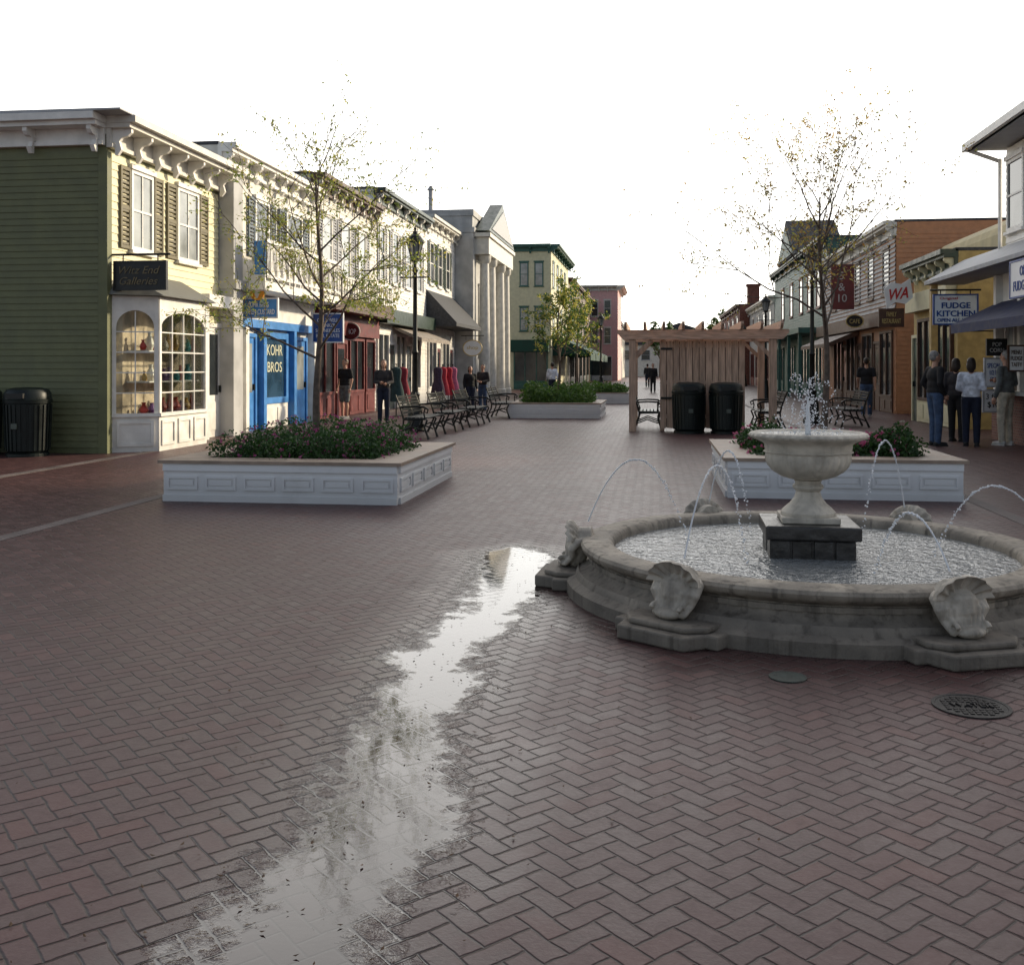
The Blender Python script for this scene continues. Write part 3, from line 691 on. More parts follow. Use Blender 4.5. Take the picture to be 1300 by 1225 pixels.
for u in range(90,108,5): window(bw_,fbw,u,u+1.4,4,5.8,white,glass,(1,2)); shopwindow(bw_,fbw,u,u+2.8,.6,2.6,darkgreen,glass,2,darkgreen)
MB().box(8.2,9.2,92,93,6.83,8.6).box(8.1,9.3,91.9,93.1,8.6,8.8).build('chimney',brickw,bw_)
eb=thing('end_building','low white building closing the far end of the street','building',(4,170,0))
MB().box(-6,14,165,175,0,5).build('wall',offwhite,eb)
MB().prism([(-7,5),(15,5),(4,8.5)],'y',164.5,175.5).build('roof',shingle,eb)
ge=F('-y',165)
for u in range(-5,13,3): window(eb,ge,u,u+1.4,2.6,4.2,grey,glass,(1,2),head=False)

# ------------------------------------------------------------------ PLANTERS
leafdark=leafmat('leaf_dark',(.014,.045,.010),(.05,.12,.025))
leafmid=leafmat('leaf_mid',(.04,.10,.018),(.11,.20,.035))
flowerp=leafmat('flower_purple',(.25,.04,.14),(.45,.10,.26))
flowerk=leafmat('flower_pink',(.40,.06,.16),(.60,.18,.30))
leafautumn=leafmat('leaf_autumn',(.26,.30,.06),(.55,.45,.10),.55)
leafgreen=leafmat('leaf_yellow_green',(.14,.21,.04),(.34,.38,.07),.5)
leafred=leafmat('leaf_rust',(.34,.17,.05),(.50,.38,.10),.6)
def planter(x0,x1,y0,y1,H,nf,ns,label):
    r=thing('planter_box',label,'planter',((x0+x1)/2,(y0+y1)/2,0)); T=.036
    def side(f,a,b,n):
        m=MB(); f.box(m,a,b,0,H-T-.002,-.06,0)
        f.box(m,a,b,0.0,.07,0,.025); f.box(m,a,b,H-.12,H-T-.003,0,.025)
        L=(b-a)/n
        for k in range(n):
            p=a+k*L+L*.1; q=a+(k+1)*L-L*.1; zb,zt=.13,H-.18
            for u0,u1,z0,z1 in ((p,q,zb,zb+.025),(p,q,zt-.025,zt),(p,p+.025,zb+.025,zt-.025),(q-.025,q,zb+.025,zt-.025)): f.box(m,u0,u1,z0,z1,0,.018)
            f.box(m,p+.05,q-.05,zb+.05,zt-.05,0,.012)
        m.build('side_panel',white2,r)
    side(F('-y',y0),x0,x1,nf); side(F('+x',x1),y0+.061,y1-.061,ns); side(F('-x',x0),y0+.061,y1-.061,ns)
    m=MB().box(x0,x1,y1-.06,y1,0,H-T-.002); m.build('side_panel',white2,r)
    m=MB(); o=.05; w=.36
    m.prism([(x0-o,y0-o),(x1+o,y0-o),(x1-w,y0+w),(x0+w,y0+w)],'z',H-T,H)
    m.prism([(x1+o,y0-o+.003),(x1+o,y1+o-.003),(x1-w,y1-w-.003),(x1-w,y0+w+.003)],'z',H-T,H)
    m.prism([(x0-o,y1+o),(x1+o,y1+o),(x1-w,y1-w),(x0+w,y1-w)],'z',H-T,H)
    m.prism([(x0-o,y0-o+.003),(x0-o,y1+o-.003),(x0+w,y1-w-.003),(x0+w,y0+w+.003)],'z',H-T,H)
    m.build('ledge',ledge,r)
    MB().box(x0+.3,x1-.3,y0+.3,y1-.3,.1,H-.07).build('soil',soil,r)
    return r
def bed(name,label,x0,x1,y0,y1,z,h,n,lm,size,fl=None,nfl=0,fs=.05,rng=R):
    root=thing(name,label,'flower bed',((x0+x1)/2,(y0+y1)/2,z)); root['kind']='stuff'
    m=MB(); f=MB()
    mounds=[]
    for a in range(6):
        for b in range(5): mounds.append((x0+.12+(x1-x0-.24)*(a+rng.uniform(.1,.9))/6,y0+.12+(y1-y0-.24)*(b+rng.uniform(.1,.9))/5,rng.uniform(.24,.40),rng.uniform(.5,1.0)*h))
    for i in range(n):
        a=rng.choice(mounds); t=rng.random()*6.28; ph=math.acos(rng.uniform(0,1)); rr=rng.uniform(.6,1.12)
        x=a[0]+a[2]*rr*sin(ph)*cos(t); y=a[1]+a[2]*rr*sin(ph)*sin(t); zz=z-.05+a[3]*rr*cos(ph)
        if not (x0-.18<x<x1+.18 and y0-.18<y<y1+.18): continue
        m.leaf((x,y,max(z-.02,zz)),size*rng.uniform(.7,1.3),rng)
    m.build('foliage',lm,root,recalc=False)
    if fl:
        for i in range(nfl):
            a=rng.choice(mounds); t=rng.random()*6.28; ph=math.acos(rng.uniform(.1,1))
            p=Vector((a[0]+a[2]*1.08*sin(ph)*cos(t),a[1]+a[2]*1.08*sin(ph)*sin(t),z-.03+a[3]*1.08*cos(ph)))
            if not (x0-.15<p.x<x1+.15 and y0-.15<p.y<y1+.15): continue
            for q in range(4): f.leaf(p+Vector((rng.gauss(0,.012),rng.gauss(0,.012),rng.gauss(0,.01))),fs,rng,.8)
        f.build('flowers',fl,root,recalc=False)
    return root
planter(-5.45,-2.76,10.85,13.85,.46,6,5,'large white panelled planter box with dark shrubs and a young tree, left foreground')
bed('flower_bed','dark green bed dotted with small purplish pink flowers in the left foreground planter',-5.1,-3.05,11.2,13.5,.42,.48,14000,leafdark,.052,flowerp,360,.032)
planter(.84,3.42,12.0,15.0,.46,5,5,'white panelled planter box with pink flowers standing behind the fountain')
bed('flower_bed','low bed of pink flowers and leaves in the planter behind the fountain',1.2,3.05,12.4,14.6,.42,.32,8000,leafdark,.06,flowerk,620,.05)
planter(-4.25,-1.55,29.8,33,.45,5,4,'white planter box with a leafy green hedge and small tree, middle distance')
bed('hedge_bed','mid green clipped shrubs filling the middle distance planter',-3.95,-1.85,30.1,32.7,.4,.75,6000,leafmid,.12)
planter(-2.9,-.9,42,45,.45,4,3,'small far white planter box left of the wooden pergola')
bed('hedge_bed','green shrubs filling the small far planter left of the pergola',-2.7,-1.1,42.2,44.8,.4,.55,2600,leafmid,.14)
def shrub(label,c,r,n,lm,size,name='shrub'):
    m=MB()
    for i in range(n):
        v=Vector((R.gauss(0,1),R.gauss(0,1),abs(R.gauss(0,1)))).normalized()*R.uniform(.7,1.08)
        k=1+.12*sin(v.x*7)+.1*cos(v.y*9)
        m.leaf((c[0]+v.x*r[0]*k,c[1]+v.y*r[1]*k,c[2]+v.z*r[2]*k),size*R.uniform(.7,1.3),R)
    rt=thing(name,label,'shrub',c); m.build('foliage',lm,rt,recalc=False)
    MB().path([(c[0],c[1],c[2]-.05),(c[0],c[1],c[2]+r[2]*.6)],[.03,.015],6).build('stem',bark,rt)
shrub('round dark green shrub at the right end of the planter behind the fountain',(2.85,12.65,.44),(.30,.30,.34),1500,leafdark,.06)
shrub('spreading shrub left of the pale urn in the planter behind the fountain',(1.45,13.6,.44),(.35,.35,.33),1100,leafdark,.06)

# ------------------------------------------------------------------ TREES
def tree(label,base,H,fork,spread,seed,lm,nleaf,lsize,lm2=None,lowbias=0,r0=.055,sub=(8,5,4),lean=(0,0),name='young_tree',el0=38,wild=.95,lr=.42):
    rg=random.Random(seed); root=thing(name,label,'tree',base)
    tr=MB(); br=MB(); tips=[]
    bx,by,bz=base
    def P(z): 
        t=(z)/(H); return Vector((bx+lean[0]*t*t+.03*sin(t*9+seed),by+lean[1]*t*t+.03*cos(t*7+seed),bz+z))
    n=12; pts=[P(H*.93*i/n) for i in range(n+1)]; tr.path(pts,[r0*(1-.88*(i/n)**.9)+.004 for i in range(n+1)],9); 
    tr.path([P(-.02),P(.08)],[r0*1.5,r0],9); tr.build('trunk',bark,root,smooth=True)
    def limb(p,d,L,r,lv):
        k=5; q=[p]; dd=d.normalized()
        for i in range(k):
            dd=(dd+Vector((rg.gauss(0,.13),rg.gauss(0,.13),rg.gauss(.05 if lv<2 else -.06,.09)))).normalized(); q.append(q[-1]+dd*L/k)
        br.path(q,[max(.0024,r*(1-.85*i/k)) for i in range(k+1)],4 if lv else 6)
        if lv>=2: tips.extend(q[1:]); return
        m=sub[lv+1]
        for i in range(m):
            t=.22+.78*(i+rg.random()*.6)/m; t=min(t,.98); a=int(t*k); pp=q[a].lerp(q[a+1],t*k-a)
            ax=Vector((rg.gauss(0,1),rg.gauss(0,1),rg.gauss(0,1))).normalized()
            nd=(dd+ax*wild+Vector((0,0,.10))).normalized(); limb(pp,nd,L*rg.uniform(.35,.62),r*.42,lv+1)
    nl=sub[0]
    for i in range(nl):
        z=fork+(H*.90-fork)*(i/(nl-1))**1.1; az=i*2.4+seed+rg.uniform(-.4,.4)
        t=(z-fork)/(H-fork); L=spread*(1.15-.6*t)*rg.uniform(.8,1.15)
        el=rad(el0+32*t+rg.uniform(-10,10)); d=Vector((cos(az)*cos(el),sin(az)*cos(el),sin(el)))
        limb(P(z),d,L,r0*lr*(1-.55*t),0)
    br.build('branches',bark,root,recalc=False)
    a=MB(); b=MB()
    for i in range(nleaf):
        for _ in range(6):
            p=rg.choice(tips)
            if rg.random()<(1-lowbias*((p.z-bz-fork)/(H-fork))): break
        q=p+Vector((rg.gauss(0,.03),rg.gauss(0,.03),rg.gauss(-.02,.03)))*(lsize/.05)**.7
        (b if (lm2 and rg.random()<.4) else a).leaf(q,lsize*rg.uniform(.6,1.3),rg,.42)
    a.build('crown',lm,root,recalc=False)
    if lm2: b.build('crown',lm2,root,recalc=False)
tree('young tree with thin trunk and sparse yellow green leaves in the left foreground planter',(-4.13,12.3,.4),3.75,1.2,1.65,3,leafgreen,7000,.048,leafautumn,.8,sub=(15,6,5),el0=24,r0=.05,lr=.36)
tree('open branched young tree with scattered rust coloured leaves in the planter behind the fountain',(2.16,13.4,.4),3.5,1.5,1.85,11,leafred,4800,.047,leafautumn,.0,sub=(13,6,5),el0=28,lean=(-.10,0),r0=.048,lr=.36)
tree('small leafy green tree rising from the middle distance planter',(-2.9,31.4,.4),3.2,1.2,1.25,5,leafmid,3200,.11,leafautumn,0,sub=(10,5,4))
tree('leafy green tree in front of the brown building, far left',(-4.6,62,0),5.6,2.0,2.0,8,leafmid,2600,.2,leafautumn,0,r0=.09,sub=(10,5,4))
tree('dark tree at the far end of the street, left of centre',(1,150,0),6.2,2.5,3,21,leafdark,2600,.5,leafmid,0,r0=.3,sub=(9,4,3),name='street_tree')
tree('broad dark tree at the far end of the street, right of centre',(10,146,0),7,3,3.6,22,leafdark,2800,.5,leafmid,0,r0=.3,sub=(9,4,3),name='street_tree')
tree('tree beside the far right brick house',(4.6,100,0),4.6,2,1.8,25,leafmid,1800,.25,leafautumn,0,r0=.12,sub=(9,4,3),name='street_tree')

# ------------------------------------------------------------------ STREET LAMPS
def lamp():
    r=thing('street_lamp','tall black lamp post with single lantern on the left behind the benches','street lamp',(0,0,0),'black lamp posts along the street',local=True)
    MB().lathe([(.24,0),(.24,.12),(.19,.18),(.17,.55),(.13,.62),(.10,.8),(.12,.86),(.085,.92)],n=16).build('base',iron,r,smooth=True)
    MB().lathe([(.075,.92),(.06,1.8),(.085,1.84),(.058,1.9),(.045,3.7),(.075,3.76),(.045,3.82),(.04,3.95)],n=14).build('pole',iron,r,smooth=True)
    MB().tube((-.32,0,3.6),(.32,0,3.6),.018).ell((-.33,0,3.6),.03,8,6).ell((.33,0,3.6),.03,8,6).build('ladder_bar',iron,r)
    l=MB().lathe([(.05,3.95),(.13,4.0),(.10,4.03)],n=12)
    for k in range(8):
        a=k*pi/4; l.tube((.10*cos(a),.10*sin(a),4.03),(.19*cos(a),.19*sin(a),4.4),.01,n=4)
    l.lathe([(.23,4.4),(.23,4.43),(.14,4.56),(.06,4.62),(.06,4.66),(.02,4.7),(.035,4.74),(.005,4.8)],n=16)
    lo=l.build('lantern',iron,r); MB().lathe([(.09,4.03),(.175,4.4)],n=16).build('glass',glassl,lo,smooth=True)
    return r
L0=lamp(); p=C2W((527-650)/1300*24,24); L0.location=(p[0],p[1],0)
gl_='black lamp posts along the street'
for X,Y,lb in (((1031-650)/1300*27,27,'black lamp post between the wooden pergola and the red numeral sign on the right'),
               ((972-650)/1300*46,46,'black lamp post just right of the wooden pergola, farther back'),
               ((763-650)/1300*62,62,'small distant black lamp post left of the wooden pergola'),
               ((945-650)/1300*80,80,'distant lamp post seen over the right end of the pergola')):
    p=C2W(X,Y); dup(L0,(p[0],p[1],0),0,lb,gl_)

# ------------------------------------------------------------------ BENCHES
def bench():
    L=1.75; r=thing('park_bench','black slatted park bench nearest the left planter, facing the street','bench',(0,0,0),'black slatted benches',local=True)
    m=MB()
    for i in range(6): x=-.18+i*.085; m.box(x,x+.06,-L/2+.03,L/2-.03,.43,.455)
    m.build('seat',iron,r)
    m=MB()
    for i in range(6):
        z=.52+i*.065; x=-.22-.045*i*.5; m.box(x-.012,x+.012,-L/2+.03,L/2-.03,z,z+.045)
    m.build('backrest',iron,r)
    for y in (-L/2,0,L/2):
        m=MB(); P=lambda x,z:(x,y,z)
        m.path([P(.34,0),P(.30,.12),P(.25,.25),P(.31,.40),P(.27,.43)],[.028,.022,.02,.022,.02],6)
        m.path([P(-.34,0),P(-.27,.15),P(-.2,.3),P(-.19,.42),P(-.24,.6),P(-.36,.92)],[.028,.022,.02,.022,.02,.018],6)
        m.path([P(-.2,.41),P(.28,.42)],.022,6); m.path([P(-.25,.16),P(0,.26),P(.25,.17)],.016,6)
        if y: m.path([P(-.27,.66),P(0,.68),P(.25,.67),P(.33,.62),P(.31,.55),P(.26,.57)],[.02,.022,.024,.022,.018,.014],6); m.path([P(.26,.43),P(.24,.55),P(.27,.66)],.016,6)
        m.build('leg',iron,r,smooth=True)
    return r
B0=bench(); B0.location=(-4.95,21.6,0); gb2='black slatted benches'
for x,y,rz,lb in ((-4.85,24.1,0,'second slatted bench from the left planter, behind the nearest one'),
    (-4.75,26.6,0,'third slatted bench in the left row'),(-4.5,30.4,0,'last slatted bench of the left row, beside the middle distance planter'),
    (-.15,25.3,0,'slatted bench at the left side of the wooden pergola'),
    (2.75,25.6,pi,'slatted bench at the right side of the wooden pergola'),
    (4.95,27.2,pi,'slatted bench behind the right planter tree')):
    dup(B0,(x,y,0),rz,lb,gb2)

# ------------------------------------------------------------------ BINS
def bin_():
    r=thing('litter_bin','near black litter bin against the olive side wall, the one nearer the corner','bin',(0,0,0),'near black ribbed litter bins',local=True)
    m=MB().lathe([(.34,0),(.34,.05),(.31,.06),(.34,.10),(.37,.88),(.34,.89)],n=28); 
    for k in range(28):
        a=2*pi*k/28; q=MB().box(-.006,.012,-.02,.02,.1,.87); q.v=[Matrix.Rotation(a,3,'Z')@(v+Vector((.342+(v.z-.1)*.038,0,0))) for v in q.v]; m.merge(q)
    m.build('body',greeniron,r)
    m=MB().lathe([(.385,.89),(.39,.95),(.375,.96),(.37,1.06),(.33,1.12),(.22,1.15),(0.001,1.16)],n=28); m.build('lid',greeniron,r,smooth=True)
    MB().box(-.16,.16,-.385,-.3,.98,1.06).build('opening',signblk,r)
    m=MB().box(-.05,.05,-.392,-.36,.47,.56); m.build('label_plate',pm('dull_plate',(.10,.12,.10),.5,.2),r)
    return r
N0=bin_(); N0.location=(-10.5,16.05,0); gn='near black ribbed litter bins'
dup(N0,(-11.45,16.1,0),.2,'near black litter bin at the left edge, partly cut by the frame',gn)
for px,lb in ((874,'left litter bin of the pair in front of the pergola board wall'),(921,'right litter bin of the pair in front of the pergola board wall')):
    x,z=ony(px,540,23.75); dup(N0,(x,23.6,0),.1,lb,gn)

# ------------------------------------------------------------------ PERGOLA
pg=thing('wooden_pergola','natural cedar pergola with vertical board wall in the middle of the street','pergola',(1.1,25,0))
px0=ony(803,500,24)[0]; px1=ony(981,500,24)[0]
for x in (px0,px1):
    for y in (24.0,26.6): MB().box(x-.08,x+.08,y-.08,y+.08,0,2.2).build('post',wood,pg)
for y in (23.9,24.1,26.5,26.7):
    m=MB().prism([(px0-.35,2.36),(px1+.35,2.36),(px1+.35,2.28),(px1+.22,2.14),(px0-.22,2.14),(px0-.35,2.28)],'y',y-.025,y+.025); m.build('beam',woodh,pg)
for i in range(9):
    x=px0-.15+(px1-px0+.3)*i/8; m=MB().prism([(23.45,2.53),(27.15,2.53),(27.15,2.47),(27.0,2.362),(23.6,2.362),(23.45,2.47)],'x',x-.03,x+.03); m.build('rafter',woodh,pg)
for x,s_ in ((px0,1),(px1,-1)):
    for y in (24.0,26.6):
        MB().prism([(x+s_*.08,1.72),(x+s_*.5,2.14),(x+s_*.42,2.16),(x+s_*.08,1.85)],'y',y-.03,y+.03).build('brace',wood,pg)
bx0=ony(838,500,24.2)[0]; bx1=ony(946,500,24.2)[0]; m=MB(); nb=13
for i in range(nb):
    a=bx0+(bx1-bx0)*i/nb; m.box(a+.007,a+(bx1-bx0)/nb-.007,24.2,24.222+R.uniform(0,.015),.06+R.uniform(0,.02),2.12+R.uniform(-.01,.01))
m.build('board_wall',wood,pg)
MB().box(bx0+.02,bx1-.02,24.42,24.44,.08,2.1).build('backing_panel',brownp,pg)
for z in (.3,1.1,1.95): MB().box(bx0,bx1,24.2505,24.29,z,z+.09).build('rail',woodh,pg)
for a in (bx0,bx1-.1,(bx0+bx1)/2-.05): MB().box(a,a+.1,24.3,24.4,0,2.16).build('post',wood,pg)
for z in (.75,1.9): MB().box(bx0+.02,bx0+.28,24.17,24.198,z,z+.05).build('hinge',iron,pg)

# ------------------------------------------------------------------ FOUNTAIN
cx,cy=FC
ft=thing('stone_fountain','round pale stone fountain with urn, shell brackets and low basin in the right foreground','fountain',(cx,cy,0))
n=120; K=1.075
def sc(pr): return [(r*K,z) for r,z in pr]
MB().lathe(sc([(1.50,0),(1.50,.075),(1.485,.085),(1.445,.105),(1.43,.14),(1.425,.145)]),(cx,cy,0),n,close=False).build('plinth',stone,ft,smooth=True)
MB().lathe(sc([(1.426,.135),(1.385,.15),(1.35,.17),(1.335,.20),(1.34,.235),(1.365,.25),(1.39,.262),(1.405,.28),(1.41,.300),(1.40,.320),(1.375,.330),(1.24,.330),(1.215,.318),(1.20,.29),(1.20,.02)]),(cx,cy,0),n,close=False).build('basin_wall',stone,ft,smooth=True)
m=MB().lathe(sc([(1.33,.192),(1.345,.197),(1.345,.226),(1.33,.231)]),(cx,cy,0),336,close=False,fl=lambda r,z,t:r+(.014*abs(sin(t*42)) if r>1.34*K else 0))
m.build('relief_band',stone,ft,smooth=True)
def watermat(name,dist,colr):
    wm,t_,b_=newmat(name); b_.inputs['Base Color'].default_value=colr+(1,); b_.inputs['Roughness'].default_value=.05; b_.inputs['Specular IOR Level'].default_value=1.0
    g_n=t_.node('ShaderNodeNewGeometry'); bn=t_.node('ShaderNodeBump'); bn.inputs['Strength'].default_value=1; bn.inputs['Distance'].default_value=dist
    h=t_.m('ADD',t_.noise(11,3,g_n.outputs['Position'],.6),t_.m('MULTIPLY',t_.noise(34,2,g_n.outputs['Position']),.4)); t_.l.new(h,bn.inputs['Height']); t_.l.new(bn.outputs[0],b_.inputs['Normal']); return wm
wm_=watermat('fountain_water',.034,(.22,.23,.23))
structure(MB().lathe(sc([(1.205,.22),(1.205,.262),(.001,.262)]),(cx,cy,0),72,close=False).build('pool_water',wm_))
MB().lathe(sc([(1.2,.03),(.001,.03)]),(cx,cy,0),48,close=False).build('basin_floor',stone,ft)
def rbox(m,w,z0,z1,ang=0):
    q=MB().box(-w,w,-w,w,z0,z1).xf(Matrix.Translation((cx,cy,0))@Matrix.Rotation(A+ang,4,'Z')); m.merge(q)
RA=-.16
m=MB(); rbox(m,.30,.385,.475,RA); m.build('pedestal_slab',rock,ft,bevel=.012)
m=MB()
for lv in range(2):
    for k in range(4):
        for sx in range(4):
            w=.27; L=2*w/4; z0=.05+lv*.17
            q=MB().box(-w+sx*L+.006,-w+(sx+1)*L-.006,-w-.0+R.uniform(-.012,.006),-w+.12,z0,z0+.16)
            m.merge(q,Matrix.Translation((cx,cy,0))@Matrix.Rotation(A+RA+k*pi/2,4,'Z'))
rbox(m,.255,.04,.384,RA); m.build('pedestal_blocks',rock,ft,bevel=.01)
m=MB(); rbox(m,.185,.476,.515,RA); m.build('urn_plinth',stonel,ft,bevel=.006)
MB().lathe([(.175,.516),(.178,.535),(.165,.55),(.15,.565),(.12,.59),(.09,.63),(.078,.67),(.10,.695),(.10,.71),(.082,.725),(.09,.745),(.075,.75)],(cx,cy,0),40).build('urn_stem',stonel,ft,smooth=True)
def flute(r,z,t):
    if .77<z<.91: return r*(1+.035*abs(sin(t*14))*sin((z-.77)/.14*pi)**.5)
    if 1.025<z<1.05: return r*(1+.02*abs(sin(t*20)))
    return r
MB().lathe([(.085,.748),(.13,.757),(.18,.775),(.225,.805),(.255,.84),(.27,.875),(.277,.905),(.278,.925),(.293,.935),(.28,.945),(.285,.965),(.285,.985),(.305,1.0),(.345,1.018),(.375,1.03),(.384,1.045),(.380,1.06),(.362,1.066),(.335,1.05),(.26,1.0),(.1,.97),(.001,.97)],(cx,cy,0),224,fl=flute).build('urn_bowl',stonel,ft,smooth=True,sharp=60)
structure(MB().lathe([(.345,1.045),(.345,1.052),(.001,1.054)],(cx,cy,0),40,close=False).build('bowl_water',wm_))
angs=[45,105,168,227,283,345]
def shellmesh(base,tilt,R0,R1,span=100,ribs=7):
    nu,nv=ribs*8+1,14; vs=[];fs=[]
    up=Vector((sin(tilt),0,cos(tilt))); out=Vector((cos(tilt),0,-sin(tilt)))
    for side in (0,1):
        for iu in range(nu):
            ph=rad(-span+2*span*iu/(nu-1)); rib=cos(iu/(nu-1)*2*pi*ribs)
            for iv in range(nv):
                t=iv/(nv-1); r1=R0+(R1-R0)*t*(1+.018*rib*t); y=r1*sin(ph)*1.08; h=r1*cos(ph)
                cup=.2*(r1*r1)*(.5+.5*abs(sin(ph)))+.030*t*t*t
                p=Vector(base)+up*h+Vector((0,y,0))+out*(cup+.008*rib*min(1,t*1.6)-.01)
                if side: p=p-out*.026-up*.003
                vs.append(p)
    N=nu*nv
    for iu in range(nu-1):
        for iv in range(nv-1):
            a=iu*nv+iv; fs.append((a,a+nv,a+nv+1,a+1)); b=a+N; fs.append((b,b+1,b+nv+1,b+nv))
    for iu in range(nu-1):
        a=iu*nv+nv-1; fs.append((a,a+nv,a+nv+N,a+N)); a=iu*nv; fs.append((a,a+N,a+nv+N,a+nv))
    for a0_ in (0,(nu-1)*nv):
        for iv in range(nv-1): a=a0_+iv; fs.append((a,a+1,a+1+N,a+N))
    return MB().add(vs,fs)
for ai,ad in enumerate(angs):
    M0=Matrix.Translation((cx,cy,0))@Matrix.Rotation(rad(ad)+A,4,'Z')
    MB().prism([(1.40,-.34),(1.68,-.34),(1.68,-.27),(1.82,-.22),(1.82,.22),(1.68,.27),(1.68,.34),(1.40,.34)],'z',0,.078).prism([(1.40,-.27),(1.66,-.27),(1.76,-.18),(1.76,.18),(1.66,.27),(1.40,.27)],'z',.0785,.112).xf(M0).build('plinth_block',stone,ft,bevel=.012)
    M=M0@Matrix.Translation((1.5*(K-1)-.01,0,.0))
    s_=MB()
    path=[(1.34,0,.30),(1.40,0,.29),(1.445,0,.255),(1.455,0,.215),(1.465,0,.17),(1.50,0,.14)]
    s_.path(path,[.085,.10,.105,.09,.075,.055],14)
    for q in range(-3,4):
        s_.path([(1.46,q*.030,.29),(1.52-.006*abs(q),q*.036,.255),(1.525-.008*abs(q),q*.032,.215),(1.53,q*.025,.17),(1.57,q*.020,.135)],[.012,.017,.016,.013,.010],7)
    for sy in (-1,1):
        s_.path([(1.36,sy*.09,.30),(1.44,sy*.13,.29),(1.475,sy*.13,.245),(1.475,sy*.105,.19),(1.53,sy*.09,.135)],[.03,.032,.03,.024,.018],8)
        pts=[];rr=[]
        for q in range(18):
            t=q/17*2.1*pi; r1=.04*(1-.75*q/17); pts.append((1.535+r1*cos(t+.4),sy*.09,.152+r1*sin(t+.4))); rr.append(.015*(1-.4*q/17))
        s_.path(pts,rr,6)
    s_.ell((1.54,0,.142),(.055,.085,.032),12,8)
    s_.xf(M); me_=s_.mesh('tmp'); ob_=bpy.data.objects.new('tmp',me_); C.objects.link(ob_)
    rm=ob_.modifiers.new('r','REMESH'); rm.mode='VOXEL'; rm.voxel_size=.006
    sm=ob_.modifiers.new('s','SMOOTH'); sm.factor=.5; sm.iterations=1
    bpy.context.view_layer.update(); m2=bpy.data.meshes.new_from_object(ob_.evaluated_get(bpy.context.evaluated_depsgraph_get()))
    o_=MB(); o_.add([v.co.copy() for v in m2.vertices],[tuple(p.vertices) for p in m2.polygons]); bpy.data.objects.remove(ob_)
    so=o_.build('scroll_bracket',shellst,ft,smooth=True,sharp=180,recalc=False)
    shellmesh((1.46,0,.27),rad(16),.02,.165,span=76).xf(M).build('shell',shellst,so,smooth=True,sharp=80)
wd,t_,b_=newmat('water_drops'); b_.inputs['Base Color'].default_value=(.9,.92,.95,1); b_.inputs['Roughness'].default_value=.08; b_.inputs['Specular IOR Level'].default_value=.9; b_.inputs['Transmission Weight'].default_value=.25
names={45:'arching jet of water rising behind the urn on the right',105:'arching jet of water at the back of the basin, left of the urn',168:'arching jet of water at the far left of the basin',227:'arching jet of water over the front left shell',283:'arching jet of water over the front right shell',345:'arching jet of water at the right edge of the frame'}
pk_={45:.95,105:.85,168:.86,227:.92,283:.68,345:.74}
for ad in angs:
    M=Matrix.Translation((cx,cy,0))@Matrix.Rotation(rad(ad)+A,4,'Z'); m=MB()
    def pos(t):
        r=1.48-.70*t; z0=.42; z1=.27; hp=pk_[ad]-z0; tm=.48
        z=z0+hp*(1-((t-tm)/tm)**2) if t<tm else pk_[ad]-(pk_[ad]-z1)*((t-tm)/(1-tm))**2
        return Vector((r,0,z))
    m.path([pos(i/40) for i in range(34)],[.0052-.0034*(i/33) for i in range(34)],6)
    for i in range(95):
        t=.22+.78*(i+R.uniform(-.4,.4))/95; j=.001+.007*t*t
        m.ell(pos(min(1,t))+Vector((R.gauss(0,j),R.gauss(0,j),R.gauss(0,j))),R.uniform(.004,.0075),6,5)
    tag(m.xf(M).build('water_jet',wd,smooth=True),names[ad],'water jet')
m=MB()
for k in range(16):
    a=k*.83; tp=R.uniform(.12,.40); rr=R.uniform(.03,.24)
    for i in range(36):
        t=i/35*R.uniform(.9,1.05); x=rr*t*cos(a); y=rr*t*sin(a); z=1.06+tp*4*t*(1-t)
        m.ell((cx+x+R.gauss(0,.008),cy+y+R.gauss(0,.008),z+R.gauss(0,.01)),R.uniform(.002,.006),6,5)
m.path([(cx,cy,1.05),(cx,cy,1.2),(cx,cy,1.30)],[.02,.012,.004],8)
for i in range(160):
    a=R.random()*6.28; r1=R.random()**.7*.25; m.ell((cx+r1*cos(a),cy+r1*sin(a),1.06+R.random()**2*.36*(1-r1*2.6)),R.uniform(.002,.0055),6,5)
tag(m.build('water_spray',wd,smooth=True),'bubbling spray of droplets rising from the urn bowl','water spray')

# covers
x,y=gnd(1233,897); mh=thing('manhole_cover','round cast iron manhole cover set in the bricks in front of the fountain','manhole cover',(x,y,0))
MB().lathe([(.165,0),(.165,.007),(.15,.007),(.148,.004),(.001,.004)],(x,y,0),40,close=False).build('rim',castiron,mh)
m=MB()
for i in range(-5,6):
    for j in range(-5,6):
        if i*i+j*j<24 and not(abs(j)<2 and abs(i)<4): m.box(x+i*.027-.009,x+i*.027+.009,y+j*.027-.009,y+j*.027+.009,.0035,.008)
m.build('studs',castiron,mh)
lt=text('WATER',.18,.045,(x,y,.0),0,castiron,mh); lt.rotation_euler=(-pi/2,0,0); lt.location=(0,0,.006)
x,y=gnd(1000,860); tag(MB().lathe([(.09,0),(.09,.006),(.001,.006)],(x,y,0),30,close=False).build('drain_cover',pm('green_cover',(.022,.034,.028),.5,.4,30,.4)),'small greenish round cover in the bricks below the fountain plinth','drain cover')
m=MB()
for i in range(420):
    yy=R.uniform(2.2,9); xx=-1.02+R.gauss(0,.42 if R.random()<.8 else 1.6)
    v=Vector((xx,yy,.006)); a=R.random()*6.28; s_=R.uniform(.004,.012); u=Vector((cos(a),sin(a),0))*s_; w=Vector((-sin(a),cos(a),0))*s_*.5
    m.add([v-u,v+w,v+u+Vector((0,0,.004)),v-w],[(0,1,2,3)])
